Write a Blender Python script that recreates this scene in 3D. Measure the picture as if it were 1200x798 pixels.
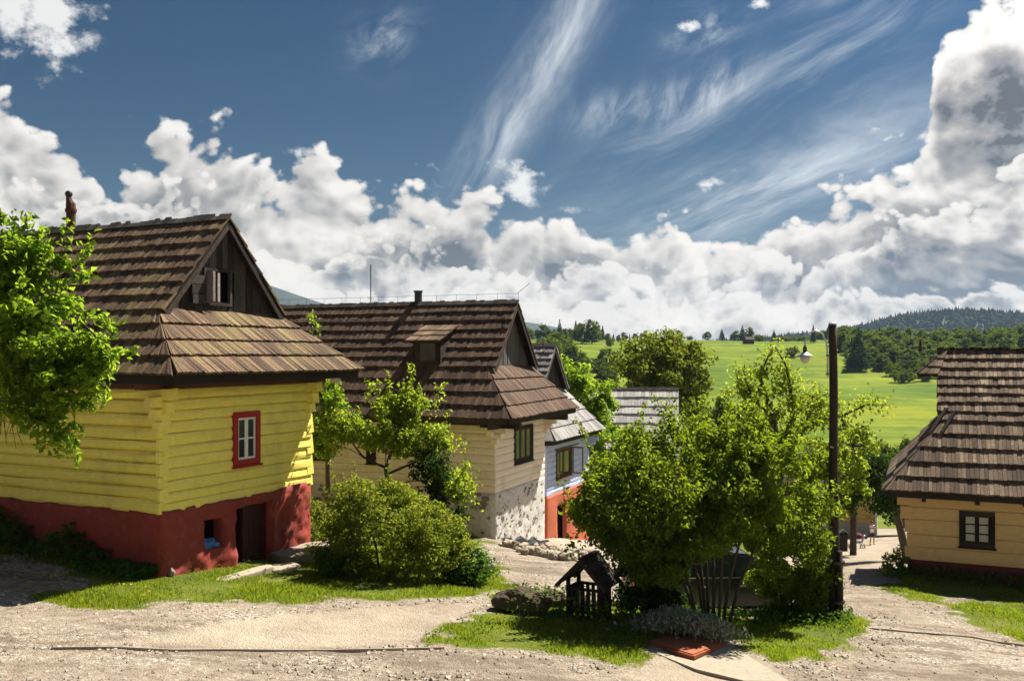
import bpy, bmesh, math, random
import numpy as np
from mathutils import Vector, Matrix, Quaternion

for o in list(bpy.data.objects):
    bpy.data.objects.remove(o)
scene = bpy.context.scene
COL = scene.collection
R = math.radians
rng = np.random.default_rng(7)
random.seed(7)

# ------------------------------------------------------------------ camera
F = 1100.0            # focal length in photograph pixels (1200 wide)
HOR = 414.0           # horizon row
cd = bpy.data.cameras.new('camera')
cam = bpy.data.objects.new('camera', cd)
COL.objects.link(cam)
cam.location = (0, 0, 0)
cam.rotation_euler = (R(90), 0, 0)
cd.sensor_width = 36
cd.lens = 36 * F / 1200
cd.shift_y = (HOR - 399) / 1200
cd.clip_start = 0.1
cd.clip_end = 20000
scene.camera = cam

# ------------------------------------------------------------------ light
SUN_AZ, SUN_EL = 48.0, 54.0
sdir = Vector((math.sin(R(SUN_AZ)) * math.cos(R(SUN_EL)), math.cos(R(SUN_AZ)) * math.cos(R(SUN_EL)), math.sin(R(SUN_EL))))
sl = bpy.data.lights.new('sun', 'SUN')
sl.energy = 5.0
sl.angle = R(0.53)
sl.color = (1.0, 0.93, 0.80)
sun = bpy.data.objects.new('sun', sl)
sun.rotation_euler = sdir.to_track_quat('Z', 'Y').to_euler()
sun.location = (0, 0, 60)
COL.objects.link(sun)

scene.view_settings.view_transform = 'Standard'
scene.view_settings.look = 'None'
scene.view_settings.exposure = 1.32
scene.view_settings.gamma = 1
scene.view_settings.use_curve_mapping = False
cy = scene.cycles
cy.use_denoising = True
cy.max_bounces = 6
cy.diffuse_bounces = 3
cy.glossy_bounces = 2
cy.transmission_bounces = 4
cy.transparent_max_bounces = 6
cy.volume_bounces = 1
cy.caustics_reflective = False
cy.caustics_refractive = False
cy.sample_clamp_indirect = 6

# ------------------------------------------------------------------ node helpers
class NT:
    def __init__(s, tree):
        s.t = tree; s.n = tree.nodes; s.l = tree.links
    def new(s, typ, **kw):
        nd = s.n.new(typ)
        for k, v in kw.items(): setattr(nd, k, v)
        return nd
    def put(s, sock, v):
        if hasattr(v, 'is_output') or isinstance(v, bpy.types.NodeSocket): s.l.new(v, sock)
        elif v is not None: sock.default_value = v
    def m(s, op, a, b=None, c=None, clamp=False):
        nd = s.new('ShaderNodeMath', operation=op, use_clamp=clamp)
        s.put(nd.inputs[0], a)
        if b is not None: s.put(nd.inputs[1], b)
        if c is not None: s.put(nd.inputs[2], c)
        return nd.outputs[0]
    def add(s, a, b): return s.m('ADD', a, b)
    def sub(s, a, b): return s.m('SUBTRACT', a, b)
    def mul(s, a, b): return s.m('MULTIPLY', a, b)
    def div(s, a, b): return s.m('DIVIDE', a, b)
    def mx(s, a, b): return s.m('MAXIMUM', a, b)
    def mn(s, a, b): return s.m('MINIMUM', a, b)
    def v(s, op, a, b=None, scale=None):
        nd = s.new('ShaderNodeVectorMath', operation=op)
        s.put(nd.inputs[0], a)
        if b is not None: s.put(nd.inputs[1], b)
        if scale is not None: s.put(nd.inputs['Scale'], scale)
        return nd.outputs['Value'] if op in ('DOT_PRODUCT', 'LENGTH', 'DISTANCE') else nd.outputs['Vector']
    def smooth(s, x, lo, hi, a=0.0, b=1.0):
        nd = s.new('ShaderNodeMapRange', interpolation_type='SMOOTHSTEP')
        s.put(nd.inputs['Value'], x); s.put(nd.inputs['From Min'], lo); s.put(nd.inputs['From Max'], hi)
        s.put(nd.inputs['To Min'], a); s.put(nd.inputs['To Max'], b)
        return nd.outputs['Result']
    def lin(s, x, lo, hi, a=0.0, b=1.0):
        nd = s.new('ShaderNodeMapRange')
        s.put(nd.inputs['Value'], x); s.put(nd.inputs['From Min'], lo); s.put(nd.inputs['From Max'], hi)
        s.put(nd.inputs['To Min'], a); s.put(nd.inputs['To Max'], b)
        return nd.outputs['Result']
    def mix(s, f, a, b, blend='MIX'):
        nd = s.new('ShaderNodeMix', data_type='RGBA', blend_type=blend)
        s.put(nd.inputs[0], f)
        for sk, val in ((nd.inputs[6], a), (nd.inputs[7], b)):
            if isinstance(val, (tuple, list)) and len(val) == 3: val = (*val, 1)
            s.put(sk, val)
        return nd.outputs[2]
    def ramp(s, f, stops, interp='LINEAR'):
        nd = s.new('ShaderNodeValToRGB')
        cr = nd.color_ramp; cr.interpolation = interp
        while len(cr.elements) < len(stops): cr.elements.new(0.5)
        for e, (p, c) in zip(cr.elements, stops):
            e.position = p; e.color = (*c, 1) if len(c) == 3 else c
        s.put(nd.inputs[0], f)
        return nd.outputs[0]
    def noise(s, vec, scale, detail=3, rough=0.55, dist=0.0, dim='3D', w=None, lac=2.0):
        nd = s.new('ShaderNodeTexNoise', noise_dimensions=dim)
        if vec is not None: s.put(nd.inputs['Vector'], vec)
        s.put(nd.inputs['Scale'], scale); nd.inputs['Detail'].default_value = detail
        nd.inputs['Roughness'].default_value = rough; nd.inputs['Distortion'].default_value = dist
        nd.inputs['Lacunarity'].default_value = lac
        return nd.outputs['Fac']
    def voro(s, vec, scale, feature='F1', detail=0, rough=0.5, smooth=0.5, rand=1.0, out='Distance', dim='2D'):
        nd = s.new('ShaderNodeTexVoronoi', feature=feature, voronoi_dimensions=dim)
        s.put(nd.inputs['Vector'], vec); nd.inputs['Scale'].default_value = scale
        if 'Detail' in nd.inputs and nd.inputs['Detail'].enabled:
            nd.inputs['Detail'].default_value = detail; nd.inputs['Roughness'].default_value = rough
        if feature == 'SMOOTH_F1': nd.inputs['Smoothness'].default_value = smooth
        nd.inputs['Randomness'].default_value = rand
        return nd.outputs[out]

# ------------------------------------------------------------------ world: sky, clouds
def az_el(px, py):
    a = math.atan((px - 600) / F)
    return a, math.atan((HOR - py) / F * math.cos(a))

def build_world():
    w = bpy.data.worlds.new('World'); scene.world = w; w.use_nodes = True
    t = NT(w.node_tree); t.n.clear()
    sky = t.new('ShaderNodeTexSky', sky_type='NISHITA')
    sky.sun_disc = False
    sky.sun_elevation = R(SUN_EL); sky.sun_rotation = R(SUN_AZ)
    sky.altitude = 700; sky.air_density = 1.0; sky.dust_density = 0.6; sky.ozone_density = 2.5
    tc = t.new('ShaderNodeTexCoord')
    d = t.v('NORMALIZE', tc.outputs['Generated'])
    sx = t.new('ShaderNodeSeparateXYZ'); t.l.new(d, sx.inputs[0])
    x, y, z = sx.outputs
    S = tuple(sdir)

    A0, A1 = -0.62, 0.72
    tops = [(-150, 105), (-60, 95), (0, 118), (45, 150), (90, 182), (125, 196), (150, 178), (190, 160), (225, 152), (258, 160), (290, 188), (318, 204),
            (345, 184), (380, 192), (425, 222), (445, 238), (480, 226), (535, 218), (575, 238), (615, 252),
            (680, 258), (750, 254), (815, 268), (890, 264), (945, 250), (985, 234), (1012, 205), (1035, 180), (1075, 160), (1092, 120),
            (1098, 70), (1118, 36), (1150, 10), (1200, -20), (1280, -80), (1400, -190)]
    lows = [(-150, 190), (0, 215), (110, 245), (200, 222), (290, 262), (370, 285), (450, 262), (520, 300), (600, 315), (700, 300), (800, 318),
            (900, 300), (990, 300), (1050, 255), (1110, 235), (1170, 190), (1250, 150), (1400, 60)]

    def curve(az, pts):
        fc = t.new('ShaderNodeFloatCurve')
        cv = fc.mapping.curves[0]
        P = []
        for px, py in pts:
            a, e = az_el(px, py)
            P.append(((a - A0) / (A1 - A0), e))
        P = [p for p in P if -0.05 < p[0] < 1.05]
        while len(cv.points) < len(P): cv.points.new(0.5, 0.5)
        for cp, p in zip(cv.points, P):
            cp.location = (min(max(p[0], 0), 1), p[1]); cp.handle_type = 'AUTO_CLAMPED'
        fc.mapping.use_clip = False
        fc.mapping.update()
        t.put(fc.inputs['Value'], t.m('MULTIPLY_ADD', az, 1 / (A1 - A0), -A0 / (A1 - A0), clamp=True))
        return fc.outputs[0]

    def angles(dv):
        s_ = t.new('ShaderNodeSeparateXYZ'); t.l.new(dv, s_.inputs[0])
        az = t.m('ARCTAN2', s_.outputs[0], s_.outputs[1])
        el = t.m('ARCSINE', s_.outputs[2], clamp=False)
        return az, el

    az0, el0 = angles(d)
    roll = t.mul(t.sub(t.noise(t.v('ADD', d, (9, 3, 1)), 2.3, 1), 0.5), 0.35)
    roll = t.mul(roll, t.smooth(t.m('ABSOLUTE', t.sub(az0, 0.05)), 0.6, 1.0))   # away from the view the bank keeps rolling up and down
    wv = t.new('ShaderNodeTexNoise'); t.put(wv.inputs['Vector'], t.v('ADD', d, (1.7, 3.4, 5.1)))
    wv.inputs['Scale'].default_value = 7.5; wv.inputs['Detail'].default_value = 2
    wsep = t.new('ShaderNodeSeparateColor'); t.l.new(wv.outputs['Color'], wsep.inputs[0])
    waz = t.m('MULTIPLY_ADD', wsep.outputs[0], 0.075, -0.0375); wel = t.m('MULTIPLY_ADD', wsep.outputs[1], 0.07, -0.035)
    fine = t.sub(t.noise(t.v('MULTIPLY', d, (1, 1, 1.25)), 42, 4, 0.62), 0.5)

    def field(az, el, T, seed, puff, wid, amp, fb, small):
        """cloud density: positive below the top curve; billows eat into it and bulge out of it"""
        base = t.mn(t.div(t.sub(T, el), wid), 2.2)
        cb = t.new('ShaderNodeCombineXYZ'); t.put(cb.inputs[0], t.add(t.add(az, waz), seed)); t.put(cb.inputs[1], t.mul(t.add(el, wel), 1.2))
        p1 = t.voro(cb.outputs[0], puff, 'SMOOTH_F1', 0, smooth=0.35)
        p2 = t.voro(t.v('ADD', cb.outputs[0], (0, seed, 0)), puff * 2.3, 'F1', 0)
        pf = t.add(t.sub(0.42, p1), t.mul(t.sub(0.42, p2), 0.55))
        if small:
            p3 = t.voro(t.v('ADD', cb.outputs[0], (seed, 0, 0)), puff * 5.3, 'F1', 0)
            pf = t.add(pf, t.mul(t.sub(0.42, p3), 0.30))
        return t.add(base, t.add(t.mul(pf, amp), t.mul(fine, fb)))

    def layer(pts, seed, puff, wid, amp, fb):
        T = t.add(curve(az0, pts), roll)
        G = field(az0, el0, T, seed, puff, wid, amp, fb, True)
        Gs = field(t.add(az0, 0.006), t.add(el0, 0.015), T, seed, puff, wid, amp, fb, True)
        return G, t.sub(G, Gs), el0, None

    bright, mid, dark = (0.38, 0.363, 0.342), (0.152, 0.146, 0.141), (0.043, 0.046, 0.053)

    def colour(G, lit, el, seed, dk):
        patch = t.noise(t.v('ADD', t.v('MULTIPLY', d, (1, 1, 1.7)), (seed, 1, 2)), 7.0, 5, 0.50)
        deep = t.smooth(G, 0.35, 1.7)
        shade = t.add(t.mul(deep, dk), t.mul(t.sub(patch, 0.46), 3.0))
        shade = t.add(shade, t.mul(t.mul(dkm, 1.75), t.smooth(t.add(patch, t.mul(fine, 0.4)), 0.24, 0.66)))
        shade = t.mul(shade, t.smooth(G, 0.1, 0.9))
        shade = t.sub(shade, t.mul(t.sub(lit, 0.12), 1.25))
        near_hor = t.smooth(el, 0.02, 0.16)
        shade = t.mul(shade, t.lin(near_hor, 0, 1, 1.1, 1.0))
        warm = t.mix(t.smooth(el, 0.20, 0.03), (1, 1, 1), (1.05, 1.01, 0.96))
        return t.mix(1.0, warm, t.ramp(t.m('MULTIPLY_ADD', shade, 0.58, 0.27, clamp=True), [(0.0, bright), (0.26, (0.298, 0.284, 0.267)), (0.58, mid), (0.82, (0.098, 0.100, 0.106)), (1.0, dark)]), 'MULTIPLY')

    # blue sky, with the dusty pale band low down
    hsv = t.new('ShaderNodeHueSaturation')
    hsv.inputs['Saturation'].default_value = 1.36; hsv.inputs['Value'].default_value = 0.135
    hsv.inputs['Hue'].default_value = 0.497
    t.l.new(sky.outputs[0], hsv.inputs['Color'])
    K = 0.1                                                       # background strength
    skyc = hsv.outputs[0]
    def lift(c, k):
        nd = t.new('ShaderNodeMix', data_type='RGBA', blend_type='MULTIPLY')
        nd.inputs[0].default_value = 1
        t.put(nd.inputs[6], c); nd.inputs[7].default_value = (k, k, k, 1)
        return nd.outputs[2]

    # cirrus: combed streaks
    def streak(angle, sc, stretch, seed, lo, hi):
        ca, sa = math.cos(angle), math.sin(angle)
        u = t.add(t.mul(az0, ca), t.mul(el0, sa))
        v_ = t.add(t.mul(az0, -sa), t.mul(el0, ca))
        cmb = t.new('ShaderNodeCombineXYZ')
        bend = t.mul(wel, 0.55)
        t.put(cmb.inputs[0], t.mul(u, sc / stretch)); t.put(cmb.inputs[1], t.mul(t.add(v_, bend), sc)); cmb.inputs[2].default_value = seed
        return t.smooth(t.noise(cmb.outputs[0], 1.0, 5, 0.66, 0.5), lo, hi)
    def blob(px, py, lu, lv, ang):
        a, e = az_el(px, py)
        ca, sa = math.cos(ang), math.sin(ang)
        da, de = t.sub(az0, a), t.sub(el0, e)
        u = t.div(t.add(t.mul(da, ca), t.mul(de, sa)), lu / F)
        v_ = t.div(t.add(t.mul(da, -sa), t.mul(de, ca)), lv / F)
        r2 = t.add(t.mul(u, u), t.mul(v_, v_))
        return t.m('EXPONENT', t.mul(r2, -1.0))
    dkm = None
    for px, py, lu, lv, k in ((1165, 120, 66, 46, .72), (1190, 160, 40, 30, .4), (1050, 285, 60, 40, .8), (880, 335, 55, 22, .8), (500, 300, 70, 32, .9), (655, 315, 45, 20, .7), (400, 300, 50, 30, .7), (120, 255, 70, 30, .6), (830, 340, 34, 16, .6), (1130, 345, 60, 18, .9), (1010, 360, 60, 12, .7), (330, 225, 35, 22, .5), (720, 300, 30, 20, .4), (1190, 220, 40, 40, .5)):
        bl = t.mul(blob(px, py, lu, lv, 0.0), k); dkm = bl if dkm is None else t.add(dkm, bl)
    c1 = t.mul(streak(R(57), 20, 4.5, 3.1, 0.30, 0.92), t.add(t.mul(blob(640, 70, 130, 34, R(57)), 1.0), t.mul(blob(575, 165, 60, 26, R(60)), 0.9)))
    c2 = t.mul(streak(R(68), 34, 3.0, 8.7, 0.36, 0.92), t.add(blob(735, 128, 52, 20, R(10)), blob(830, 108, 52, 20, R(22))))
    c3 = t.mul(streak(R(24), 22, 6.0, 5.3, 0.38, 0.9), t.add(t.mul(blob(830, 175, 130, 55, R(20)), 0.75), t.mul(blob(960, 60, 160, 60, R(25)), 0.6)))
    c4 = t.mul(streak(R(20), 18, 5.0, 6.9, 0.35, 0.85), t.add(t.mul(blob(930, 215, 170, 42, R(22)), 0.9), t.mul(blob(800, 240, 120, 30, R(8)), 0.75)))
    c5 = t.mul(streak(R(20), 26, 2.5, 1.9, 0.42, 0.78), t.add(t.mul(blob(450, 50, 34, 26, R(20)), 0.7), t.mul(blob(820, 38, 40, 20, R(10)), 0.7)))
    cir = t.m('MINIMUM', t.add(t.add(t.add(c1, c2), t.add(c3, c4)), c5), 0.80)

    # small broken cumulus high up
    pn = fine
    sm = t.add(t.add(blob(30, 12, 80, 50, R(-25)), blob(612, 212, 36, 26, R(-35))), t.add(t.mul(blob(668, 246, 22, 8, 0), 0.8), t.mul(blob(805, 30, 20, 7, R(-5)), 0.75)))
    sm = t.add(sm, t.add(t.mul(blob(838, 214, 24, 9, R(10)), 0.75), t.mul(blob(892, 2, 14, 9, 0), 0.8)))
    sm = t.add(sm, t.mul(blob(352, 182, 20, 12, R(-20)), 0.8))
    smf = t.smooth(t.add(t.sub(sm, 0.42), t.mul(pn, 1.9)), 0.0, 0.55)

    col = t.mix(cir, skyc, lift((0.33, 0.345, 0.36, 1), 1 / K))
    col = t.mix(t.mul(smf, 0.9), col, lift((0.38, 0.375, 0.365, 1), 1 / K))
    G1, l1, e1, dw1 = layer(tops, 1.7, 13.0, 0.075, 0.95, 0.75)
    a1 = t.smooth(G1, 0.0, 0.22)
    col = t.mix(a1, col, lift(colour(G1, l1, e1, 2.0, 0.42), 1 / K))
    G2, l2, e2, dw2 = layer(lows, 5.2, 16.0, 0.05, 1.2, 1.0)
    a2 = t.smooth(G2, 0.0, 0.22)
    col = t.mix(t.mul(a2, 0.85), col, lift(colour(G2, l2, e2, 7.7, 0.62), 1 / K))
    banks = [(-150, 330), (0, 322), (150, 335), (320, 322), (400, 338), (480, 345), (560, 336), (640, 350), (720, 340), (790, 352), (860, 342), (930, 350), (1000, 338), (1080, 346), (1180, 335), (1400, 330)]
    G3, l3, e3, dw3 = layer(banks, 8.3, 27.0, 0.022, 0.9, 0.8)
    a3 = t.smooth(G3, 0.0, 0.35)
    col = t.mix(t.mul(a3, 0.8), col, lift(colour(G3, l3, e3, 4.1, 0.62), 1 / K))
    # blue-grey distance under the cloud base
    hz = t.smooth(el0, 0.034, 0.0)
    col = t.mix(t.mul(hz, 0.55), col, lift((0.14, 0.165, 0.195, 1), 1 / K))
    # forward scatter brightens sky towards the sun, strengthened as added fill for house fronts
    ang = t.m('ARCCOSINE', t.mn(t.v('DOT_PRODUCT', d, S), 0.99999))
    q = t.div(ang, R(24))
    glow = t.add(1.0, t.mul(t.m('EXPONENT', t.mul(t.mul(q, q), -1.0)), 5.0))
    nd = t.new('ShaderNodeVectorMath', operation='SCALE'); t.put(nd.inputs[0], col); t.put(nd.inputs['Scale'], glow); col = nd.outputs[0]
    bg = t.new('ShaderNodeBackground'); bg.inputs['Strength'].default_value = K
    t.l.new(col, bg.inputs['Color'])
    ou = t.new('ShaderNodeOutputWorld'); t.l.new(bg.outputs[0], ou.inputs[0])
    w.cycles.sampling_method = 'MANUAL'; w.cycles.sample_map_resolution = 512

build_world()

# ------------------------------------------------------------------ mesh helpers
class MB:
    """collects shapes and links them as one mesh object"""
    def __init__(s): s.v = []; s.f = []; s.mi = []; s.cur = 0
    def vert(s, p): s.v.append(tuple(p)); return len(s.v) - 1
    def face(s, ids): s.f.append(tuple(ids)); s.mi.append(s.cur)
    def poly(s, pts): s.face([s.vert(p) for p in pts])
    def hexa(s, p):
        """eight corners: bottom four (ccw seen from above), then top four"""
        i = [s.vert(q) for q in p]
        for f in ((3, 2, 1, 0), (4, 5, 6, 7), (0, 1, 5, 4), (1, 2, 6, 5), (2, 3, 7, 6), (3, 0, 4, 7)): s.face([i[k] for k in f])
    def box(s, lo, hi):
        (a, b, c), (d, e, f) = lo, hi
        s.hexa([(a, b, c), (d, b, c), (d, e, c), (a, e, c), (a, b, f), (d, b, f), (d, e, f), (a, e, f)])
    def beam(s, p0, p1, w, h, up=(0, 0, 1)):
        p0, p1 = Vector(p0), Vector(p1); d = (p1 - p0).normalized()
        u = Vector(up); sd = d.cross(u)
        if sd.length < 1e-4: sd = d.cross(Vector((1, 0, 0)))
        sd.normalize(); u = sd.cross(d)
        q = []
        for b in (-1, 1):
            for p, a in ((p0, -1), (p0, 1), (p1, 1), (p1, -1)): q.append(p + sd * (a * w / 2) + u * (b * h / 2))
        s.hexa(q)
    def tube(s, path, rad, n=7, cap=True, jit=0.0):
        path = [Vector(p) for p in path]; prev = None; rings = []
        for i, p in enumerate(path):
            d = (path[min(i + 1, len(path) - 1)] - path[max(i - 1, 0)]).normalized()
            if prev is None:
                a = d.cross(Vector((0.3, 0.9, 0.1)));
                if a.length < 1e-3: a = d.cross(Vector((1, 0, 0)))
            else: a = prev - d * prev.dot(d)
            a.normalize(); prev = a; b = d.cross(a)
            r = rad[i] if hasattr(rad, '__len__') else rad
            rings.append([s.vert(p + (a * math.cos(2 * math.pi * k / n) + b * math.sin(2 * math.pi * k / n)) * (r * (1 + jit * random.uniform(-1, 1)))) for k in range(n)])
        for r0, r1 in zip(rings, rings[1:]):
            for k in range(n): s.face((r0[k], r0[(k + 1) % n], r1[(k + 1) % n], r1[k]))
        if cap: s.face(rings[0][::-1]); s.face(rings[-1])
    def lathe(s, c, prof, n=12):
        rings = [[s.vert((c[0] + r * math.cos(2 * math.pi * k / n), c[1] + r * math.sin(2 * math.pi * k / n), c[2] + z)) for k in range(n)] for r, z in prof]
        for r0, r1 in zip(rings, rings[1:]):
            for k in range(n): s.face((r0[k], r0[(k + 1) % n], r1[(k + 1) % n], r1[k]))
        s.face(rings[0][::-1]); s.face(rings[-1])
    def blob(s, c, r, nz=5, n=8, jit=0.15, seed=0):
        rr = random.Random(seed); rings = []
        for i in range(nz + 1):
            th = math.pi * i / nz
            if i in (0, nz): rings.append([s.vert((c[0], c[1], c[2] + r[2] * math.cos(th)))]); continue
            rings.append([])
            for k in range(n):
                q = 1 + rr.uniform(-jit, jit); ph = 2 * math.pi * k / n
                rings[-1].append(s.vert((c[0] + r[0] * q * math.sin(th) * math.cos(ph), c[1] + r[1] * q * math.sin(th) * math.sin(ph), c[2] + r[2] * q * math.cos(th))))
        for r0, r1 in zip(rings, rings[1:]):
            for k in range(n):
                a = [r0[k % len(r0)], r1[k % len(r1)], r1[(k + 1) % len(r1)], r0[(k + 1) % len(r0)]]
                a = list(dict.fromkeys(a)); s.face(a)
    def build(s, name, mats, parent=None, smooth=False):
        me = bpy.data.meshes.new(name); me.from_pydata(s.v, [], s.f)
        if not isinstance(mats, (list, tuple)): mats = [mats]
        for m_ in mats: me.materials.append(m_)
        if len(mats) > 1: me.polygons.foreach_set('material_index', s.mi)
        if smooth: me.polygons.foreach_set('use_smooth', [True] * len(me.polygons))
        o = bpy.data.objects.new(name, me); COL.objects.link(o)
        if parent is not None: o.parent = parent
        return o

def np_mesh(name, verts, faces, mats, parent=None, smooth=False, mi=None):
    """faces: (N,k) integer array"""
    me = bpy.data.meshes.new(name)
    verts = np.asarray(verts, dtype=np.float32); faces = np.asarray(faces, dtype=np.int32)
    k = faces.shape[1]
    me.vertices.add(len(verts)); me.vertices.foreach_set('co', verts.ravel())
    me.loops.add(faces.size); me.loops.foreach_set('vertex_index', faces.ravel())
    me.polygons.add(len(faces)); me.polygons.foreach_set('loop_start', np.arange(0, faces.size, k, dtype=np.int32))
    if not isinstance(mats, (list, tuple)): mats = [mats]
    for m_ in mats: me.materials.append(m_)
    if mi is not None: me.polygons.foreach_set('material_index', np.asarray(mi, dtype=np.int32))
    me.polygons.foreach_set('use_smooth', np.full(len(faces), smooth))
    me.update(calc_edges=True); me.validate()
    o = bpy.data.objects.new(name, me); COL.objects.link(o)
    if parent is not None: o.parent = parent
    return o

def tag(o, label=None, cat=None, group=None, kind=None):
    for k, v_ in (('label', label), ('category', cat), ('group', group), ('kind', kind)):
        if v_: o[k] = v_
    return o
def thing(name, label, cat, loc=(0, 0, 0), rz=0.0, group=None):
    o = bpy.data.objects.new(name, None); COL.objects.link(o)
    o.empty_display_size = 0.2; o.location = loc; o.rotation_euler = (0, 0, rz)
    return tag(o, label, cat, group)
def copy_tree(o, parent=None):
    c = o.copy(); COL.objects.link(c)
    if parent is not None: c.parent = parent
    for ch in list(o.children): copy_tree(ch, c)
    return c

# value noise in numpy
def _hash(ix, iy, iz, seed):
    h = (ix * 374761393 + iy * 668265263 + iz * 2147483647 + seed * 1274126177) & 0xFFFFFFFF
    h = ((h ^ (h >> 13)) * 1274126177) & 0xFFFFFFFF
    return ((h ^ (h >> 16)) & 0xFFFF) / 65535.0
def vnoise(x, y, z=0.0, seed=0):
    x = np.asarray(x, dtype=np.float64); y = np.asarray(y, dtype=np.float64); z = np.zeros_like(x) + z
    ix, iy, iz = np.floor(x).astype(np.int64), np.floor(y).astype(np.int64), np.floor(z).astype(np.int64)
    fx, fy, fz = x - ix, y - iy, z - iz
    fx, fy, fz = (f * f * (3 - 2 * f) for f in (fx, fy, fz))
    r = 0
    for dx in (0, 1):
        for dy in (0, 1):
            for dz in (0, 1):
                w = (fx if dx else 1 - fx) * (fy if dy else 1 - fy) * (fz if dz else 1 - fz)
                r = r + w * _hash(ix + dx, iy + dy, iz + dz, seed)
    return r * 2 - 1
def fbm(x, y, z=0.0, oct=4, seed=0, rough=0.5):
    r = 0; a = 1; s = 0
    for k in range(oct):
        r = r + a * vnoise(np.asarray(x) * 2 ** k, np.asarray(y) * 2 ** k, np.asarray(z) * 2 ** k, seed + k * 17); s += a; a *= rough
    return r / s

# ------------------------------------------------------------------ terrain
PLANE = lambda X, Y: -3.45 - 0.0646 * X - 0.0667 * Y
ctrl = [(0, 0, -1.75), (0, 5, -2.75), (-9, 1, -1.6), (9, 1, -2.3), (-14, 5, -1.9), (14, 5, -3.6)]
ctrl += [(X, Y, PLANE(X, Y)) for X, Y in ((-8, 9.5), (0, 9.5), (8, 9.5), (-12, 13), (-5, 13.5), (2, 13.5), (9, 13.5), (14, 13), (0, 17))]
ctrl += [(-6.6, 17.7, -4.22), (-4.67, 21.7, -4.62), (-10.8, 19.8, -3.85), (-14, 17, -3.4), (-16, 25, -3.6), (-9, 26, -4.6), (-4.5, 27, -5.2),
         (-.53, 29, -5.75), (1.14, 33, -6.6), (3.19, 39, -7.75), (.87, 24, -5.37), (.38, 28, -5.75), (1.88, 23, -5.2), (4.5, 20.7, -5.72),
         (6.19, 18, -5.09), (7.1, 19, -5.29), (8.2, 22, -5.52), (10.15, 24, -5.66), (12.5, 22.95, -5.7), (9.1, 20, -5.56), (9.27, 17, -5.35),
         (10.9, 30, -6.85), (15.65, 42, -9.0), (20.75, 55, -11.45), (27.2, 71, -14.46), (30, 76, -14.85), (20, 30, -6.6), (25, 22, -6.2),
         (24, 45, -9.6), (40, 62, -12.6), (46, 90, -17.5), (10, 50, -10.4), (5, 60, -13), (-5, 50, -9.5), (-15, 45, -7.5), (-25, 40, -5.5), (-30, 70, -13),
         (0, 90, -18), (60, 50, -11), (-30, 20, -2.5), (-30, 6, -.6), (30, 6, -4.6), (30, 14, -5.2), (6, 36, -8.0), (3, 30, -6.6)]
C_ = np.array(ctrl, dtype=np.float64)
def _tps(r2): return np.where(r2 > 0, r2 * np.log(r2 + 1e-12) * 0.5, 0)
n_ = len(C_)
_r2 = ((C_[:, None, :2] - C_[None, :, :2]) ** 2).sum(-1)
_A = np.zeros((n_ + 3, n_ + 3)); _A[:n_, :n_] = _tps(_r2) + np.eye(n_) * 0.6
_A[:n_, n_] = 1; _A[:n_, n_ + 1:] = C_[:, :2]; _A[n_, :n_] = 1; _A[n_ + 1:, :n_] = C_[:, :2].T
_sol = np.linalg.solve(_A, np.concatenate([C_[:, 2], np.zeros(3)]))
_fy = np.array([-400, -60, 0, 20, 40, 71, 100, 140, 170, 250, 330, 400, 450, 490, 600, 900, 1500, 6000], float)
_fz = np.array([8, 2, -2, -5, -9, -14.5, -18.5, -20, -18, -10.5, -3, 3.4, 6.3, 6.6, 2, -12, -20, -30], float)
_dy = np.linspace(-400, 6000, 6401); _dz = np.interp(_dy, _fy, _fz)
_ker = np.hanning(41); _ker /= _ker.sum()
_dzs = np.convolve(np.pad(_dz, 20, mode='edge'), _ker, mode='valid')
def sstep(x, a, b):
    t_ = np.clip((x - a) / (b - a), 0, 1); return t_ * t_ * (3 - 2 * t_)
def height(X, Y, micro=True):
    X = np.atleast_1d(np.asarray(X, float)); Y = np.atleast_1d(np.asarray(Y, float))
    Xc, Yc = np.clip(X, -34, 62), np.clip(Y, -4, 95)
    r2 = (Xc[..., None] - C_[:, 0]) ** 2 + (Yc[..., None] - C_[:, 1]) ** 2
    near = _tps(r2) @ _sol[:n_] + _sol[n_] + _sol[n_ + 1] * Xc + _sol[n_ + 2] * Yc
    far = np.interp(Y, _dy, _dzs)
    far = far + (fbm(X / 60, Y / 60, 0, 3, 5) * 3.4 + fbm(X / 23, Y / 23, 0, 2, 8) * 0.5) * sstep(Y, 120, 220) * (1 - 0.75 * sstep(Y, 350, 420))
    w = np.maximum.reduce([sstep(Y, 72, 108), sstep(np.abs(X - 12), 34, 60), sstep(-Y, 0, 20)])
    z = near * (1 - w) + far * w
    if micro:
        z = z + (fbm(X * 1.3, Y * 1.3, 0, 4, 3) * 0.045 + fbm(X * .4, Y * .4, 0, 2, 4) * 0.05) * (1 - sstep(Y, 40, 70))
    return z
def gz(X, Y): return float(height(X, Y)[0])
_NEARH = None
def hit(px, py, y0=6.0, y1=700.0):
    """where the line of sight through a photograph pixel meets the ground"""
    Ys = np.concatenate([np.arange(y0, 60, 0.1), np.arange(60, y1, 0.7)])
    X = (px - 600) / F * Ys; Z = (HOR - py) / F * Ys
    h = height(X, Ys, micro=False)
    k = np.argmax(Z < h)
    if Z[k] >= h[k]: k = len(Ys) - 1
    return float(X[k]), float(Ys[k]), float(h[k])
def at(px, py, Y): return ((px - 600) / F * Y, Y, (HOR - py) / F * Y)

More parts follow.
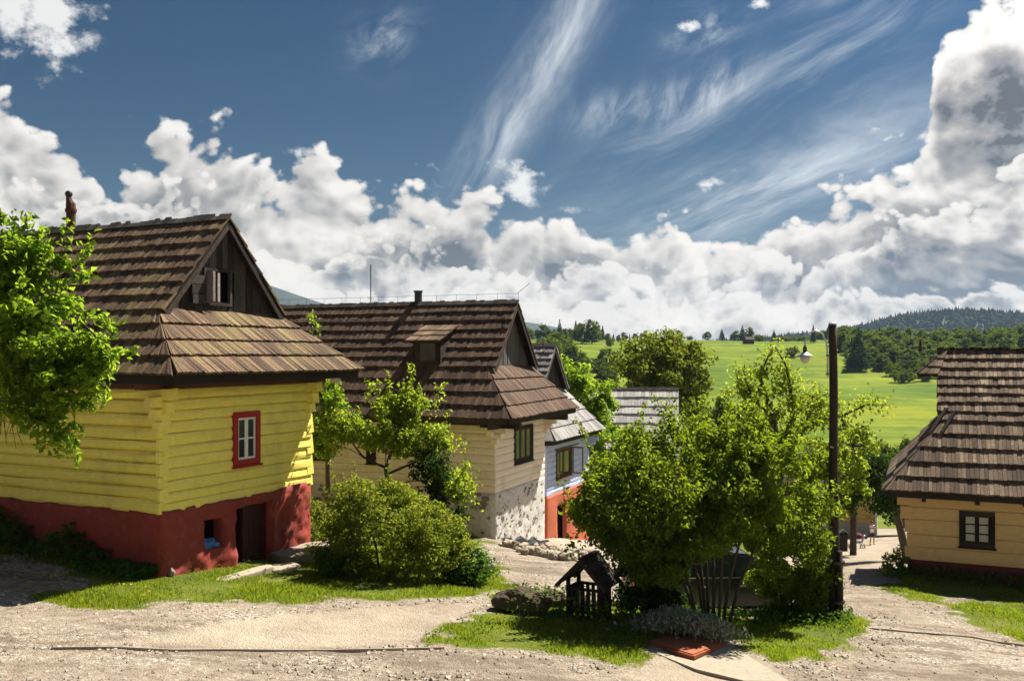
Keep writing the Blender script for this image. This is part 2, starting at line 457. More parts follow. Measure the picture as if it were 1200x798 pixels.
def poly_world(pts): return np.array([hit(*p)[:2] for p in pts])
def sdist(X, Y, P):
    """signed distance to a polygon in plan, positive inside"""
    d = np.full(X.shape, 1e9); ins = np.zeros(X.shape, bool)
    for (x0, y0), (x1, y1) in zip(P, np.roll(P, -1, axis=0)):
        ex, ey = x1 - x0, y1 - y0
        t_ = np.clip(((X - x0) * ex + (Y - y0) * ey) / (ex * ex + ey * ey + 1e-9), 0, 1)
        d = np.minimum(d, np.hypot(X - x0 - t_ * ex, Y - y0 - t_ * ey))
        c = ((y0 > Y) != (y1 > Y)) & (X < (x1 - x0) * (Y - y0) / (y1 - y0 + 1e-12) + x0)
        ins ^= c
    return np.where(ins, d, -d)

# plan outlines of the turf (traced on the ground) and of the bare road
G_LEFT = np.vstack([poly_world([(-60, 676), (0, 694), (60, 710), (120, 714), (220, 708), (330, 706), (440, 704), (540, 699), (602, 688), (582, 665), (566, 648), (556, 636)]),
                    np.array([[-0.6, 27.6], [-1.5, 30], [-6, 40], [-40, 40], [-40, 12], [-14, 13.2]])])
G_ISL = np.vstack([poly_world([(494, 757), (528, 737), (570, 717), (592, 702), (650, 694)]), np.array([[1.2, 18.9], [3.0, 19.0], [5.6, 18.9], [6.9, 18.6]]),
                   poly_world([(1008, 745), (985, 762), (962, 774), (905, 779), (880, 768), (862, 752), (800, 748), (766, 757), (738, 780), (690, 771), (640, 763), (600, 764), (560, 762)])])
G_RIGHT = np.vstack([poly_world([(1105, 707), (1150, 705), (1210, 707)]), np.array([[13.2, 20.5], [16, 17.5]]), poly_world([(1290, 772), (1210, 758), (1165, 742), (1130, 722)])])
G_HOUSE = np.vstack([poly_world([(1035, 688), (1062, 702), (1100, 701), (1215, 702)]), np.array([[14.5, 21.0], [20, 20], [30, 20], [30, 40], [19, 40], [13.6, 31], [11.0, 25.6]])])
G_FAR = np.array([[5.2, 32], [8.6, 30], [11.6, 40.5], [14.6, 47], [19.3, 58], [24, 73], [29, 84], [20, 120], [-40, 120], [-40, 41], [-3, 41], [3.5, 42]])
G_FAR2 = np.array([[18.6, 40], [23, 52], [28.6, 66], [33, 76], [37, 84], [60, 120], [80, 60], [40, 40]])
BARE = poly_world([(-40, 648), (30, 650), (92, 672), (104, 690), (60, 694), (0, 686), (-40, 676)])
SLABS = poly_world([(132, 752), (200, 738), (330, 722), (480, 708), (572, 704), (545, 722), (500, 745), (470, 757), (300, 757)])
SLABS2 = poly_world([(700, 800), (740, 774), (772, 762), (850, 752), (905, 782), (935, 800)])
def stony(X, Y):
    t_ = np.full(X.shape, -9.0)
    for P in (G_LEFT, G_ISL, G_RIGHT): t_ = np.maximum(t_, sdist(X, Y, P))
    rim = np.clip(1.1 + t_ / 1.0, 0, 1) * (t_ < .3)
    low = sstep(-Y, -13.6, -12.4) * sstep(fbm(X * .5, Y * .9, 0, 3, 44), -.25, .25)
    return np.clip(np.maximum(rim * (.45 + 1.0 * fbm(X * .8, Y * .8, 0, 3, 46)), low * .8), 0, 1)
def turf(X, Y):
    e = fbm(X * 1.6, Y * 1.6, 0, 4, 21) * 0.5 + fbm(X * 6, Y * 6, 0, 2, 23) * 0.2
    t_ = np.full(X.shape, -9.0)
    for P in (G_LEFT, G_ISL, G_RIGHT, G_HOUSE, G_FAR, G_FAR2): t_ = np.maximum(t_, sdist(X, Y, P))
    t_ = np.minimum(t_, -sdist(X, Y, BARE))
    t_ = np.where(Y > 95, 5.0, t_)
    t_ = np.maximum(t_, np.where((np.abs(X - 12) > 48) , 5.0, -9))
    return np.clip(0.5 + (t_ + e) / 0.5, 0, 1)

# ------------------------------------------------------------------ materials
MATS = {}
def mat(name):
    m_ = bpy.data.materials.new(name); m_.use_nodes = True
    t = NT(m_.node_tree); t.n.clear()
    b = t.new('ShaderNodeBsdfPrincipled'); o = t.new('ShaderNodeOutputMaterial'); t.l.new(b.outputs[0], o.inputs['Surface'])
    b.inputs['Roughness'].default_value = 0.85; b.inputs['Specular IOR Level'].default_value = 0.25
    MATS[name] = m_
    return m_, t, b, o
def coords(t, kind='Object', scale=(1, 1, 1)):
    tc = t.new('ShaderNodeTexCoord'); mp = t.new('ShaderNodeMapping'); mp.inputs['Scale'].default_value = scale
    t.l.new(tc.outputs[kind], mp.inputs[0]); return mp.outputs[0]
def bump(t, b, h, strength=0.5, dist=0.02):
    bm = t.new('ShaderNodeBump'); bm.inputs['Strength'].default_value = strength; bm.inputs['Distance'].default_value = dist
    t.put(bm.inputs['Height'], h); t.l.new(bm.outputs[0], b.inputs['Normal'])
def island(t):
    g = t.new('ShaderNodeNewGeometry'); oi = t.new('ShaderNodeObjectInfo')
    return t.m('FRACT', t.add(g.outputs['Random Per Island'], oi.outputs['Random']))

def mat_paint(name, col, dirt=(0.3, 0.25, 0.15), wear=0.25, rough=0.7, grain=(2, 2, 14), scale=4, bstr=0.35, vary=0.10):
    m_, t, b, o = mat(name)
    P = coords(t, 'Object', grain)
    n1 = t.noise(P, scale, 6, 0.65); n2 = t.noise(coords(t), 1.1, 4, 0.6); n3 = t.noise(coords(t, 'Object', (3, 3, 30)), 9, 4, 0.7)
    r = island(t)
    c = t.mix(t.smooth(n1, 0.35, 0.75), tuple(x * (1 - vary) for x in col), tuple(min(1, x * (1 + vary)) for x in col))
    c = t.mix(t.mul(r, 0.22), c, tuple(x * 0.8 for x in col))
    c = t.mix(t.mul(t.smooth(n2, 0.5, 0.72), wear), c, dirt)
    c = t.mix(t.mul(t.smooth(n3, 0.57, 0.70), wear * 1.1), c, tuple(x * 0.5 for x in dirt))
    n4 = t.noise(coords(t, 'Object', (1, 1, 1)), 5.5, 5, 0.7)
    c = t.mix(t.mul(t.smooth(n4, 0.56, 0.64), wear * 0.55), c, tuple(min(1, x * 1.25 + 0.05) for x in col))
    t.put(b.inputs['Base Color'], c); b.inputs['Roughness'].default_value = rough
    bump(t, b, t.add(n1, t.mul(n3, 0.8)), bstr, 0.012)
    return m_
def mat_wood(name, stops, rough=0.9, fib=(8, 8, 1.2), moss=None):
    """weathered boards: each board its own tone, fibres along it"""
    m_, t, b, o = mat(name)
    r = island(t)
    n1 = t.noise(coords(t, 'Object', fib), 6, 5, 0.65); n2 = t.noise(coords(t), 0.9, 4, 0.6); n3 = t.noise(coords(t), 22, 4, 0.7)
    f = t.add(t.mul(r, 0.50), t.add(t.mul(t.sub(n1, 0.5), 1.0), t.add(t.mul(t.sub(n2, 0.5), 0.6), t.mul(t.sub(n3, 0.5), 0.6))))
    c = t.ramp(t.m('ADD', f, 0.24, clamp=True), stops)
    if moss:
        c = t.mix(t.mul(t.smooth(t.add(n2, t.mul(t.sub(n3, 0.5), 0.5)), 0.52, 0.66), moss[1]), c, moss[0])
    t.put(b.inputs['Base Color'], c); b.inputs['Roughness'].default_value = rough
    bump(t, b, t.add(n1, t.mul(n3, 0.5)), 0.6, 0.012)
    return m_
def mat_plain(name, col, rough=0.6, metal=0.0, spec=0.3, var=0.2, sc=12):
    m_, t, b, o = mat(name)
    n = t.noise(coords(t), sc, 5, 0.6)
    t.put(b.inputs['Base Color'], t.mix(n, tuple(x * (1 - var) for x in col), tuple(min(1, x * (1 + var)) for x in col)))
    b.inputs['Roughness'].default_value = rough; b.inputs['Metallic'].default_value = metal; b.inputs['Specular IOR Level'].default_value = spec
    bump(t, b, n, 0.2, 0.005)
    return m_
def mat_leaf(name, cols, trans, tr=0.45, gloss=0.5, spec=0.10, patch=1.6):
    m_, t, b, o = mat(name)
    r = island(t)
    c = t.ramp(r, [(i / (len(cols) - 1), c_) for i, c_ in enumerate(cols)])
    cn = t.noise(coords(t), patch, 3, 0.6)
    c = t.mix(1.0, c, t.ramp(cn, [(0.36, (0.62, 0.74, 0.72)), (0.5, (0.95, 0.97, 0.9)), (0.64, (1.3, 1.16, 0.9))]), 'MULTIPLY')
    t.put(b.inputs['Base Color'], c); b.inputs['Roughness'].default_value = gloss; b.inputs['Specular IOR Level'].default_value = spec
    tl = t.new('ShaderNodeBsdfTranslucent')
    t.put(tl.inputs['Color'], t.mix(r, tuple(x * 0.75 for x in trans), tuple(x * 1.25 for x in trans)))
    mxs = t.new('ShaderNodeMixShader'); mxs.inputs[0].default_value = tr
    t.l.new(b.outputs[0], mxs.inputs[1]); t.l.new(tl.outputs[0], mxs.inputs[2]); t.l.new(mxs.outputs[0], o.inputs['Surface'])
    return m_
def mat_glass(name, col=(0.02, 0.025, 0.03)):
    m_, t, b, o = mat(name)
    n = t.noise(coords(t), 3, 2)
    t.put(b.inputs['Base Color'], t.mix(n, col, tuple(x * 2.2 for x in col)))
    b.inputs['Roughness'].default_value = 0.08; b.inputs['Specular IOR Level'].default_value = 0.6
    bump(t, b, n, 0.08, 0.01)
    return m_

def ground_material():
    m_, t, b, o = mat('earth')
    P = coords(t)
    at_ = t.new('ShaderNodeAttribute'); at_.attribute_name = 'zones'
    sp = t.new('ShaderNodeSeparateColor'); t.l.new(at_.outputs['Color'], sp.inputs[0])
    tf, sl, fr = sp.outputs[0], sp.outputs[1], sp.outputs[2]; sto = at_.outputs['Alpha']
    # gravel and dust
    n1 = t.noise(P, 0.55, 5, 0.6); n2 = t.noise(P, 5, 5, 0.65); n3 = t.noise(P, 30, 3, 0.7)
    v1 = t.voro(P, 16, 'F1', dim='3D'); v2 = t.voro(P, 38, 'F1', dim='3D', out='Color'); v3 = t.voro(P, 38, 'F1', dim='3D')
    g = t.ramp(t.add(t.mul(n2, 0.55), t.mul(n1, 0.5)), [(0.34, (0.105, 0.082, 0.061)), (0.46, (0.22, 0.178, 0.135)), (0.58, (0.32, 0.264, 0.204)), (0.70, (0.42, 0.358, 0.283))])
    sv = t.new('ShaderNodeSeparateColor'); t.l.new(v2, sv.inputs[0])
    peb = t.ramp(sv.outputs[0], [(0, (0.05, 0.042, 0.034)), (0.3, (0.155, 0.127, 0.10)), (0.7, (0.335, 0.285, 0.228)), (1, (0.58, 0.53, 0.45))])
    loose = t.smooth(t.add(n1, t.mul(t.sub(n2, 0.5), 0.6)), 0.40, 0.62)
    g = t.mix(t.mul(loose, 0.85), g, peb)
    tracks = t.noise(coords(t, 'Object', (0.35, 1.6, 1)), 1.1, 4, 0.6)
    g = t.mix(t.mul(t.smooth(t.add(tracks, t.mul(t.sub(n2, 0.5), 0.6)), 0.49, 0.62), 0.8), g, (0.125, 0.096, 0.070))
    g = t.mix(t.mul(t.smooth(n3, 0.60, 0.75), 0.75), g, (0.11, 0.088, 0.066))
    g = t.mix(t.mul(sto, t.smooth(sv.outputs[1], 0.35, 0.6)), g, t.mix(sv.outputs[0], (0.05, 0.04, 0.032), (0.40, 0.34, 0.27)))
    # worn smooth surfacing
    s_ = t.ramp(t.add(t.mul(n1, 0.6), t.mul(n2, 0.4)), [(0.35, (0.225, 0.185, 0.14)), (0.65, (0.38, 0.318, 0.245))])
    s_ = t.mix(t.mul(t.smooth(n3, 0.60, 0.72), 0.4), s_, (0.18, 0.145, 0.11))
    g = t.mix(t.mul(sl, t.sub(1.0, t.mul(sto, 0.7))), g, s_)
    # turf
    m1 = t.noise(P, 0.8, 4, 0.6); m2 = t.noise(P, 18, 4, 0.7)
    gr = t.ramp(t.add(t.mul(m1, 0.6), t.mul(m2, 0.4)), [(0.3, (0.040, 0.062, 0.008)), (0.5, (0.095, 0.120, 0.014)), (0.7, (0.19, 0.18, 0.04))])
    # mown hay meadow, far
    h1 = t.noise(coords(t, 'Object', (0.02, 0.05, 0.05)), 1, 5, 0.6); h2 = t.noise(coords(t, 'Object', (0.22, 0.10, 0.1)), 1, 5, 0.7); h3 = t.noise(coords(t, 'Object', (0.06, 0.5, 0.1)), 1, 3, 0.6)
    hf = t.add(t.mul(h1, 0.50), t.add(t.mul(h2, 0.20), t.mul(h3, 0.30)))
    hm = t.ramp(hf, [(0.38, (0.040, 0.082, 0.002)), (0.48, (0.084, 0.130, 0.003)), (0.58, (0.165, 0.190, 0.006))])
    gr = t.mix(fr, gr, hm)
    edge = t.add(tf, t.mul(t.sub(m2, 0.5), 0.8))
    c = t.mix(t.smooth(edge, 0.35, 0.65), g, gr)
    t.put(b.inputs['Base Color'], c); b.inputs['Roughness'].default_value = 0.95; b.inputs['Specular IOR Level'].default_value = 0.12
    bm = t.new('ShaderNodeBump'); bm.inputs['Distance'].default_value = 0.03
    t.put(bm.inputs['Strength'], t.mul(t.sub(1.0, fr), 0.9))
    t.put(bm.inputs['Height'], t.add(t.mul(t.sub(0.6, v3), 0.7), t.add(n2, t.mul(t.sub(0.5, v1), 0.5))))
    t.l.new(bm.outputs[0], b.inputs['Normal'])
    return m_

def build_ground():
    def axis(a, b, st, lo, hi, gr):
        mid = list(np.arange(a, b + 1e-6, st)); s_ = st; x = b; up = []
        while x < hi: s_ = min(s_ * gr, 160); x += s_; up.append(x)
        s_ = st; x = a; dn = []
        while x > lo: s_ = min(s_ * gr, 160); x -= s_; dn.append(x)
        return np.array(dn[::-1] + mid + up)
    xs = axis(-13, 15, 0.14, -2600, 2600, 1.09); ys = axis(10.5, 27, 0.14, -300, 3900, 1.045)
    X, Y = np.meshgrid(xs, ys); Z = height(X.ravel(), Y.ravel()).reshape(X.shape)
    T = turf(X.ravel(), Y.ravel()).reshape(X.shape)
    sl = np.clip(np.maximum(sdist(X.ravel(), Y.ravel(), SLABS), sdist(X.ravel(), Y.ravel(), SLABS2)) / 0.3 + 0.4 + fbm(X.ravel() * 1.4, Y.ravel() * 1.4, 0, 3, 33) * 0.9, 0, 1).reshape(X.shape)
    far_road = sstep(Y, 24, 34) * (1 - sstep(Y, 90, 100)) * 0.85
    sl = np.maximum(sl, far_road)
    fr = sstep(Y, 80, 130)
    Z = Z - 0.03 * np.clip(0.4 - T, 0, .4) / .4 * (Y < 60)
    nx = len(xs); ny = len(ys)
    idx = np.arange(nx * ny).reshape(ny, nx)
    faces = np.stack([idx[:-1, :-1], idx[:-1, 1:], idx[1:, 1:], idx[1:, :-1]], -1).reshape(-1, 4)
    verts = np.stack([X, Y, Z], -1).reshape(-1, 3)
    Tf = T.ravel()[faces].mean(1); Yf = Y.ravel()[faces].mean(1)
    gm = ground_material()
    zone = np.where(Yf > 105, 2, np.where(Tf > 0.5, 1, 0))
    cols = np.stack([T, sl, fr, stony(X.ravel(), Y.ravel()).reshape(T.shape)], -1).reshape(-1, 4).astype(np.float32)
    for k, nm in enumerate(('road', 'ground', 'meadow')):
        fk = faces[zone == k]; used = np.unique(fk); rm = np.zeros(nx * ny, np.int64); rm[used] = np.arange(len(used))
        o = np_mesh(nm, verts[used], rm[fk], gm, smooth=True)
        ca = o.data.color_attributes.new('zones', 'FLOAT_COLOR', 'POINT'); ca.data.foreach_set('color', cols[used].ravel())
        o['kind'] = 'structure'
build_ground()

def far_hills():
    m_, t, b, o = mat('hill_forest')
    P = coords(t)
    n = t.noise(P, 0.012, 5, 0.6); n2 = t.noise(P, 0.09, 4, 0.7)
    t.put(b.inputs['Base Color'], t.ramp(t.add(t.mul(n, .5), t.mul(n2, .5)), [(0.35, (0.006, 0.012, 0.008)), (0.65, (0.018, 0.028, 0.015))]))
    bump(t, b, n2, 1.0, 6.0)
    def ridge(name, pts, Y0, depth, base, nx=120, ny=24, rough=6):
        """pts: crest heights as photograph rows, at distance Y0"""
        px = np.array([p[0] for p in pts], float); py = np.array([p[1] for p in pts], float)
        Xc = (px - 600) / F * Y0; Zc = (HOR - py) / F * Y0
        xs = np.linspace(Xc[0], Xc[-1], nx); v_ = np.linspace(-1, 1, ny)
        X, V = np.meshgrid(xs, v_); crest = np.interp(X, Xc, Zc)
        prof = np.cos(V * math.pi / 2) ** 1.2
        Z = base + (crest - base) * prof + fbm(X / 140, V * 4, 0, 4, 9) * rough * prof
        Yg = Y0 + V * depth + fbm(X / 300, V, 0, 2, 4) * depth * .1
        idx = np.arange(nx * ny).reshape(ny, nx)
        fc = np.stack([idx[:-1, :-1], idx[:-1, 1:], idx[1:, 1:], idx[1:, :-1]], -1).reshape(-1, 4)
        ob = np_mesh(name, np.stack([X, Yg, Z], -1).reshape(-1, 3), fc, m_, smooth=True); ob['kind'] = 'structure'
        return xs, v_, X, Yg, Z
    ridge('mountain', [(-900, 400), (-500, 350), (-100, 330), (150, 322), (250, 318), (300, 328), (345, 344), (400, 362), (520, 374), (620, 378), (655, 384), (700, 396), (800, 404), (1000, 412)], 3300, 420, -40, rough=5)
    return ridge('hill', [(560, 420), (760, 412), (880, 402), (960, 396), (1010, 387), (1050, 376), (1090, 370), (1125, 368), (1165, 371), (1200, 376), (1300, 372), (1500, 380), (1800, 400), (2100, 420)], 1700, 380, -30, nx=140, ny=30, rough=3)
HILL = far_hills()

# ------------------------------------------------------------------ building materials
M_SH_Y = mat_wood('old_shingle', [(0.0, (0.028, 0.019, 0.013)), (0.3, (0.062, 0.038, 0.024)), (0.54, (0.115, 0.072, 0.044)), (0.8, (0.215, 0.145, 0.082)), (1.0, (0.42, 0.31, 0.18))], moss=((0.12, 0.115, 0.03), 0.35))
M_SH_C = mat_wood('brown_shingle', [(0.0, (0.035, 0.020, 0.013)), (0.4, (0.070, 0.042, 0.028)), (0.7, (0.120, 0.076, 0.050)), (1.0, (0.21, 0.14, 0.095))])
M_SH_W = mat_wood('silver_shingle', [(0.0, (0.26, 0.245, 0.235)), (0.4, (0.44, 0.42, 0.40)), (0.7, (0.58, 0.56, 0.53)), (1.0, (0.70, 0.68, 0.65))])
M_SH_G = mat_wood('grey_shingle', [(0.0, (0.11, 0.105, 0.105)), (0.4, (0.20, 0.192, 0.19)), (0.7, (0.30, 0.288, 0.28)), (1.0, (0.42, 0.41, 0.395))])
M_SH_R = mat_wood('bleached_shingle', [(0.0, (0.030, 0.022, 0.017)), (0.32, (0.072, 0.047, 0.031)), (0.6, (0.150, 0.102, 0.068)), (0.82, (0.29, 0.215, 0.145)), (1.0, (0.50, 0.42, 0.31))])
M_DECK = mat_wood('roof_boarding', [(0.0, (0.010, 0.008, 0.006)), (1.0, (0.03, 0.022, 0.016))])
M_DARK = mat_wood('tarred_wood', [(0.0, (0.010, 0.008, 0.007)), (0.6, (0.035, 0.027, 0.022)), (1.0, (0.085, 0.065, 0.052))], fib=(8, 8, 1.0))
M_GABLE = mat_wood('gable_wood', [(0.0, (0.012, 0.010, 0.009)), (0.5, (0.040, 0.034, 0.030)), (0.8, (0.085, 0.072, 0.062)), (1.0, (0.17, 0.15, 0.13))], fib=(9, 9, 0.8))
M_GABLE2 = mat_wood('grey_gable_wood', [(0.0, (0.05, 0.046, 0.044)), (1.0, (0.12, 0.112, 0.105))], fib=(9, 9, 0.8))
M_YEL = mat_paint('yellow_paint', (0.93, 0.79, 0.17), (0.58, 0.45, 0.14), wear=0.45)
M_CREAM = mat_paint('cream_paint', (0.85, 0.74, 0.60), (0.36, 0.29, 0.19), wear=0.35)
M_BLUE = mat_paint('pale_blue_paint', (0.50, 0.56, 0.84), (0.30, 0.32, 0.42), wear=0.2)
M_APR = mat_paint('apricot_paint', (0.78, 0.53, 0.25), (0.36, 0.21, 0.08), wear=0.4)
M_OCH = mat_paint('ochre_paint', (0.55, 0.36, 0.10), (0.3, 0.2, 0.08), wear=0.2)
M_REDP = mat_paint('red_plaster', (0.28, 0.045, 0.034), (0.13, 0.022, 0.018), wear=0.75, grain=(2, 2, 2), bstr=0.5)
M_REDC = mat_paint('coral_plaster', (0.50, 0.13, 0.065), (0.30, 0.09, 0.06), wear=0.3, grain=(2, 2, 2))
M_MAROON = mat_paint('maroon_plaster', (0.12, 0.022, 0.018), (0.07, 0.02, 0.02), wear=0.4, grain=(2, 2, 2))
M_REDW = mat_paint('red_window_paint', (0.34, 0.018, 0.018), (0.18, 0.02, 0.02), wear=0.15, rough=0.5)
M_REDD = mat_paint('dark_red_door', (0.045, 0.010, 0.008), (0.03, 0.008, 0.007), wear=0.4, rough=0.6)
M_WHITE = mat_paint('white_paint', (0.80, 0.78, 0.74), (0.5, 0.46, 0.4), wear=0.15, rough=0.5)
M_PLATE = mat_wood('old_plate', [(0, (0.05, 0.02, 0.012)), (1, (0.15, 0.07, 0.045))], fib=(2, 2, 8))
M_GLASS = mat_glass('window_glass')
M_VOID = mat_plain('dark_interior', (0.006, 0.005, 0.005), 1.0, spec=0.0)
M_CURT = mat_plain('curtain', (0.55, 0.52, 0.46), 0.95, sc=30)
M_BLUEBAG = mat_plain('blue_sheet', (0.10, 0.32, 0.62), 0.5)
M_METAL = mat_plain('dark_metal', (0.05, 0.05, 0.052), 0.45, 0.7)
M_CLAY = mat_plain('clay_pipe', (0.075, 0.028, 0.020), 0.8)
M_CONC = mat_plain('grey_concrete', (0.36, 0.33, 0.28), 0.95, var=0.3, sc=7)

def stone_plaster(name, base, patch):
    m_, t, b, o = mat(name)
    P = coords(t)
    n = t.noise(P, 9, 5, 0.65); n2 = t.noise(P, 1.4, 4, 0.6)
    c = t.mix(t.smooth(n, 0.35, 0.7), tuple(x * 0.75 for x in base), base)
    c = t.mix(t.mul(t.smooth(n2, 0.45, 0.65), 0.45), c, tuple(x * 0.6 for x in base))
    t.put(b.inputs['Base Color'], c); bump(t, b, n, 0.7, 0.02)
    return m_
M_STPL = stone_plaster('stone_mortar', (0.68, 0.65, 0.61), (0.2, 0.18, 0.16))
M_STONE = mat_wood('field_stone', [(0, (0.11, 0.098, 0.086)), (0.5, (0.24, 0.215, 0.19)), (1, (0.42, 0.385, 0.345))], fib=(3, 3, 3))

# ------------------------------------------------------------------ house builder
class Frame:
    """local side of a house: along, outward, up"""
    def __init__(s, o, a, n): s.o, s.a, s.n = Vector(o), Vector(a), Vector(n)
    def p(s, u, z, out=0.0):
        q = s.o + s.a * u + s.n * out; return Vector((q.x, q.y, z))

def log_mesh(fr, u0, u1, z0, z1, bulge, seed, ends=0.0, rough=0.012, back=0.11, n=14):
    b = MB(); prof = [(0.02, 0.0), (0.10, 0.55), (0.30, 0.95), (0.55, 1.0), (0.82, 0.75), (0.985, 0.0)]
    h = z1 - z0; rings = []
    for i in range(n + 1):
        u = u0 + (u1 - u0) * i / n; ring = []
        for j, (f, q) in enumerate(prof):
            w = rough * float(fbm(u * 1.4 + seed * 3.7, j * 0.6, seed, 2, seed))
            zz = z0 + h * f + (rough * 0.9 * float(vnoise(u * .9 + seed, seed * 2.3, 0, 5)) if 0 < j < 5 else 0)
            ring.append(b.vert(fr.p(u, zz, bulge * q + w)))
        ring.append(b.vert(fr.p(u, z1 - 0.004, -back))); ring.append(b.vert(fr.p(u, z0 + 0.004, -back)))
        rings.append(ring)
    m_ = len(rings[0])
    for r0, r1 in zip(rings, rings[1:]):
        for k in range(m_): b.face((r0[k], r1[k], r1[(k + 1) % m_], r0[(k + 1) % m_]))
    b.face(rings[0]); b.face(rings[-1][::-1])
    return b

def cut_spans(u0, u1, holes, z0, z1):
    """the stretches of a log left by window openings"""
    sp = [(u0, u1)]
    for a, b_, c, d in holes:
        if d > z0 + 0.02 and c < z1 - 0.02:
            nsp = []
            for s0, s1 in sp:
                if b_ <= s0 or a >= s1: nsp.append((s0, s1)); continue
                if a - s0 > 0.03: nsp.append((s0, a))
                if s1 - b_ > 0.03: nsp.append((b_, s1))
            sp = nsp
    return sp

def plaster_face(name, fr, u0, u1, z0, z1, m_, parent, holes=(), amp=0.04, st=0.06, seed=1, reveal=0.25, top=None, out=0.03, freq=2.6, wave=0.0):
    nu = max(2, int(round((u1 - u0) / st))); nz = max(2, int(round((z1 - z0) / st)))
    us = np.linspace(u0, u1, nu + 1); zs = np.linspace(z0, z1, nz + 1)
    U, Zz = np.meshgrid(us, zs)
    D = fbm(U * freq, Zz * freq, seed, 4, seed) * amp * 1.4 + fbm(U * 7, Zz * 7, seed, 2, seed + 3) * amp * 0.25 + out
    Zz = Zz.copy(); Zz[-1, :] += fbm(us * 1.6, us * 0, seed, 3, seed + 9) * wave + wave * .4
    edge = np.minimum(np.minimum(U - u0, u1 - U) / 0.2, 1); D = D * np.clip(edge, 0.3, 1)
    b = MB(); ids = np.empty(U.shape, int)
    for j in range(nz + 1):
        for i in range(nu + 1):
            ids[j, i] = b.vert(fr.p(U[j, i], Zz[j, i], D[j, i]))
    solid = np.ones((nz, nu), bool)
    for a, b_, c, d in holes:
        ci = (us[:-1] + us[1:]) / 2; cj = (zs[:-1] + zs[1:]) / 2
        solid &= ~(((ci > a) & (ci < b_))[None, :] & ((cj > c) & (cj < d))[:, None])
    back = {}
    def bk(j, i):
        if (j, i) not in back: back[(j, i)] = b.vert(fr.p(U[j, i], Zz[j, i], -reveal))
        return back[(j, i)]
    for j in range(nz):
        for i in range(nu):
            if not solid[j, i]: continue
            b.face((ids[j, i], ids[j, i + 1], ids[j + 1, i + 1], ids[j + 1, i]))
            for (dj, di, e0, e1) in ((0, -1, (j + 1, i), (j, i)), (0, 1, (j, i + 1), (j + 1, i + 1)), (-1, 0, (j, i), (j, i + 1)), (1, 0, (j + 1, i + 1), (j + 1, i))):
                jj, ii = j + dj, i + di
                if not (0 <= jj < nz and 0 <= ii < nu) or not solid[jj, ii]:
                    b.face((ids[e0], bk(*e0), bk(*e1), ids[e1]))
    return b.build(name, m_, parent, smooth=True)

def add_shingles(boards, m_, roof, n_obj, world):
    """boards: list of (eight corners); the ones that show largest become pieces of their own, the rest one mesh"""
    sc_ = []
    for k, q in enumerate(boards):
        c = world @ (sum((Vector(x) for x in q), Vector()) / 8)
        if c.y < 1: sc_.append(-1); continue
        px, py = 600 + F * c.x / c.y, HOR - F * c.z / c.y
        nrm = (world.to_3x3() @ ((Vector(q[5]) - Vector(q[4])).cross(Vector(q[7]) - Vector(q[4]))))
        vis = -nrm.dot(c) / c.length ** 3
        sc_.append(vis if (-5 < px < 1205 and -5 < py < 803) else -1)
    order = sorted(range(len(boards)), key=lambda k: -sc_[k])
    for k in order[:n_obj]:
        if sc_[k] <= 0: continue
        b = MB(); b.hexa(boards[k]); b.build('shingle', m_, roof)
    rest = MB()
    for k in order[n_obj:]: rest.hexa(boards[k])
    o = rest.build('shingles', m_, roof); o['kind'] = 'stuff'

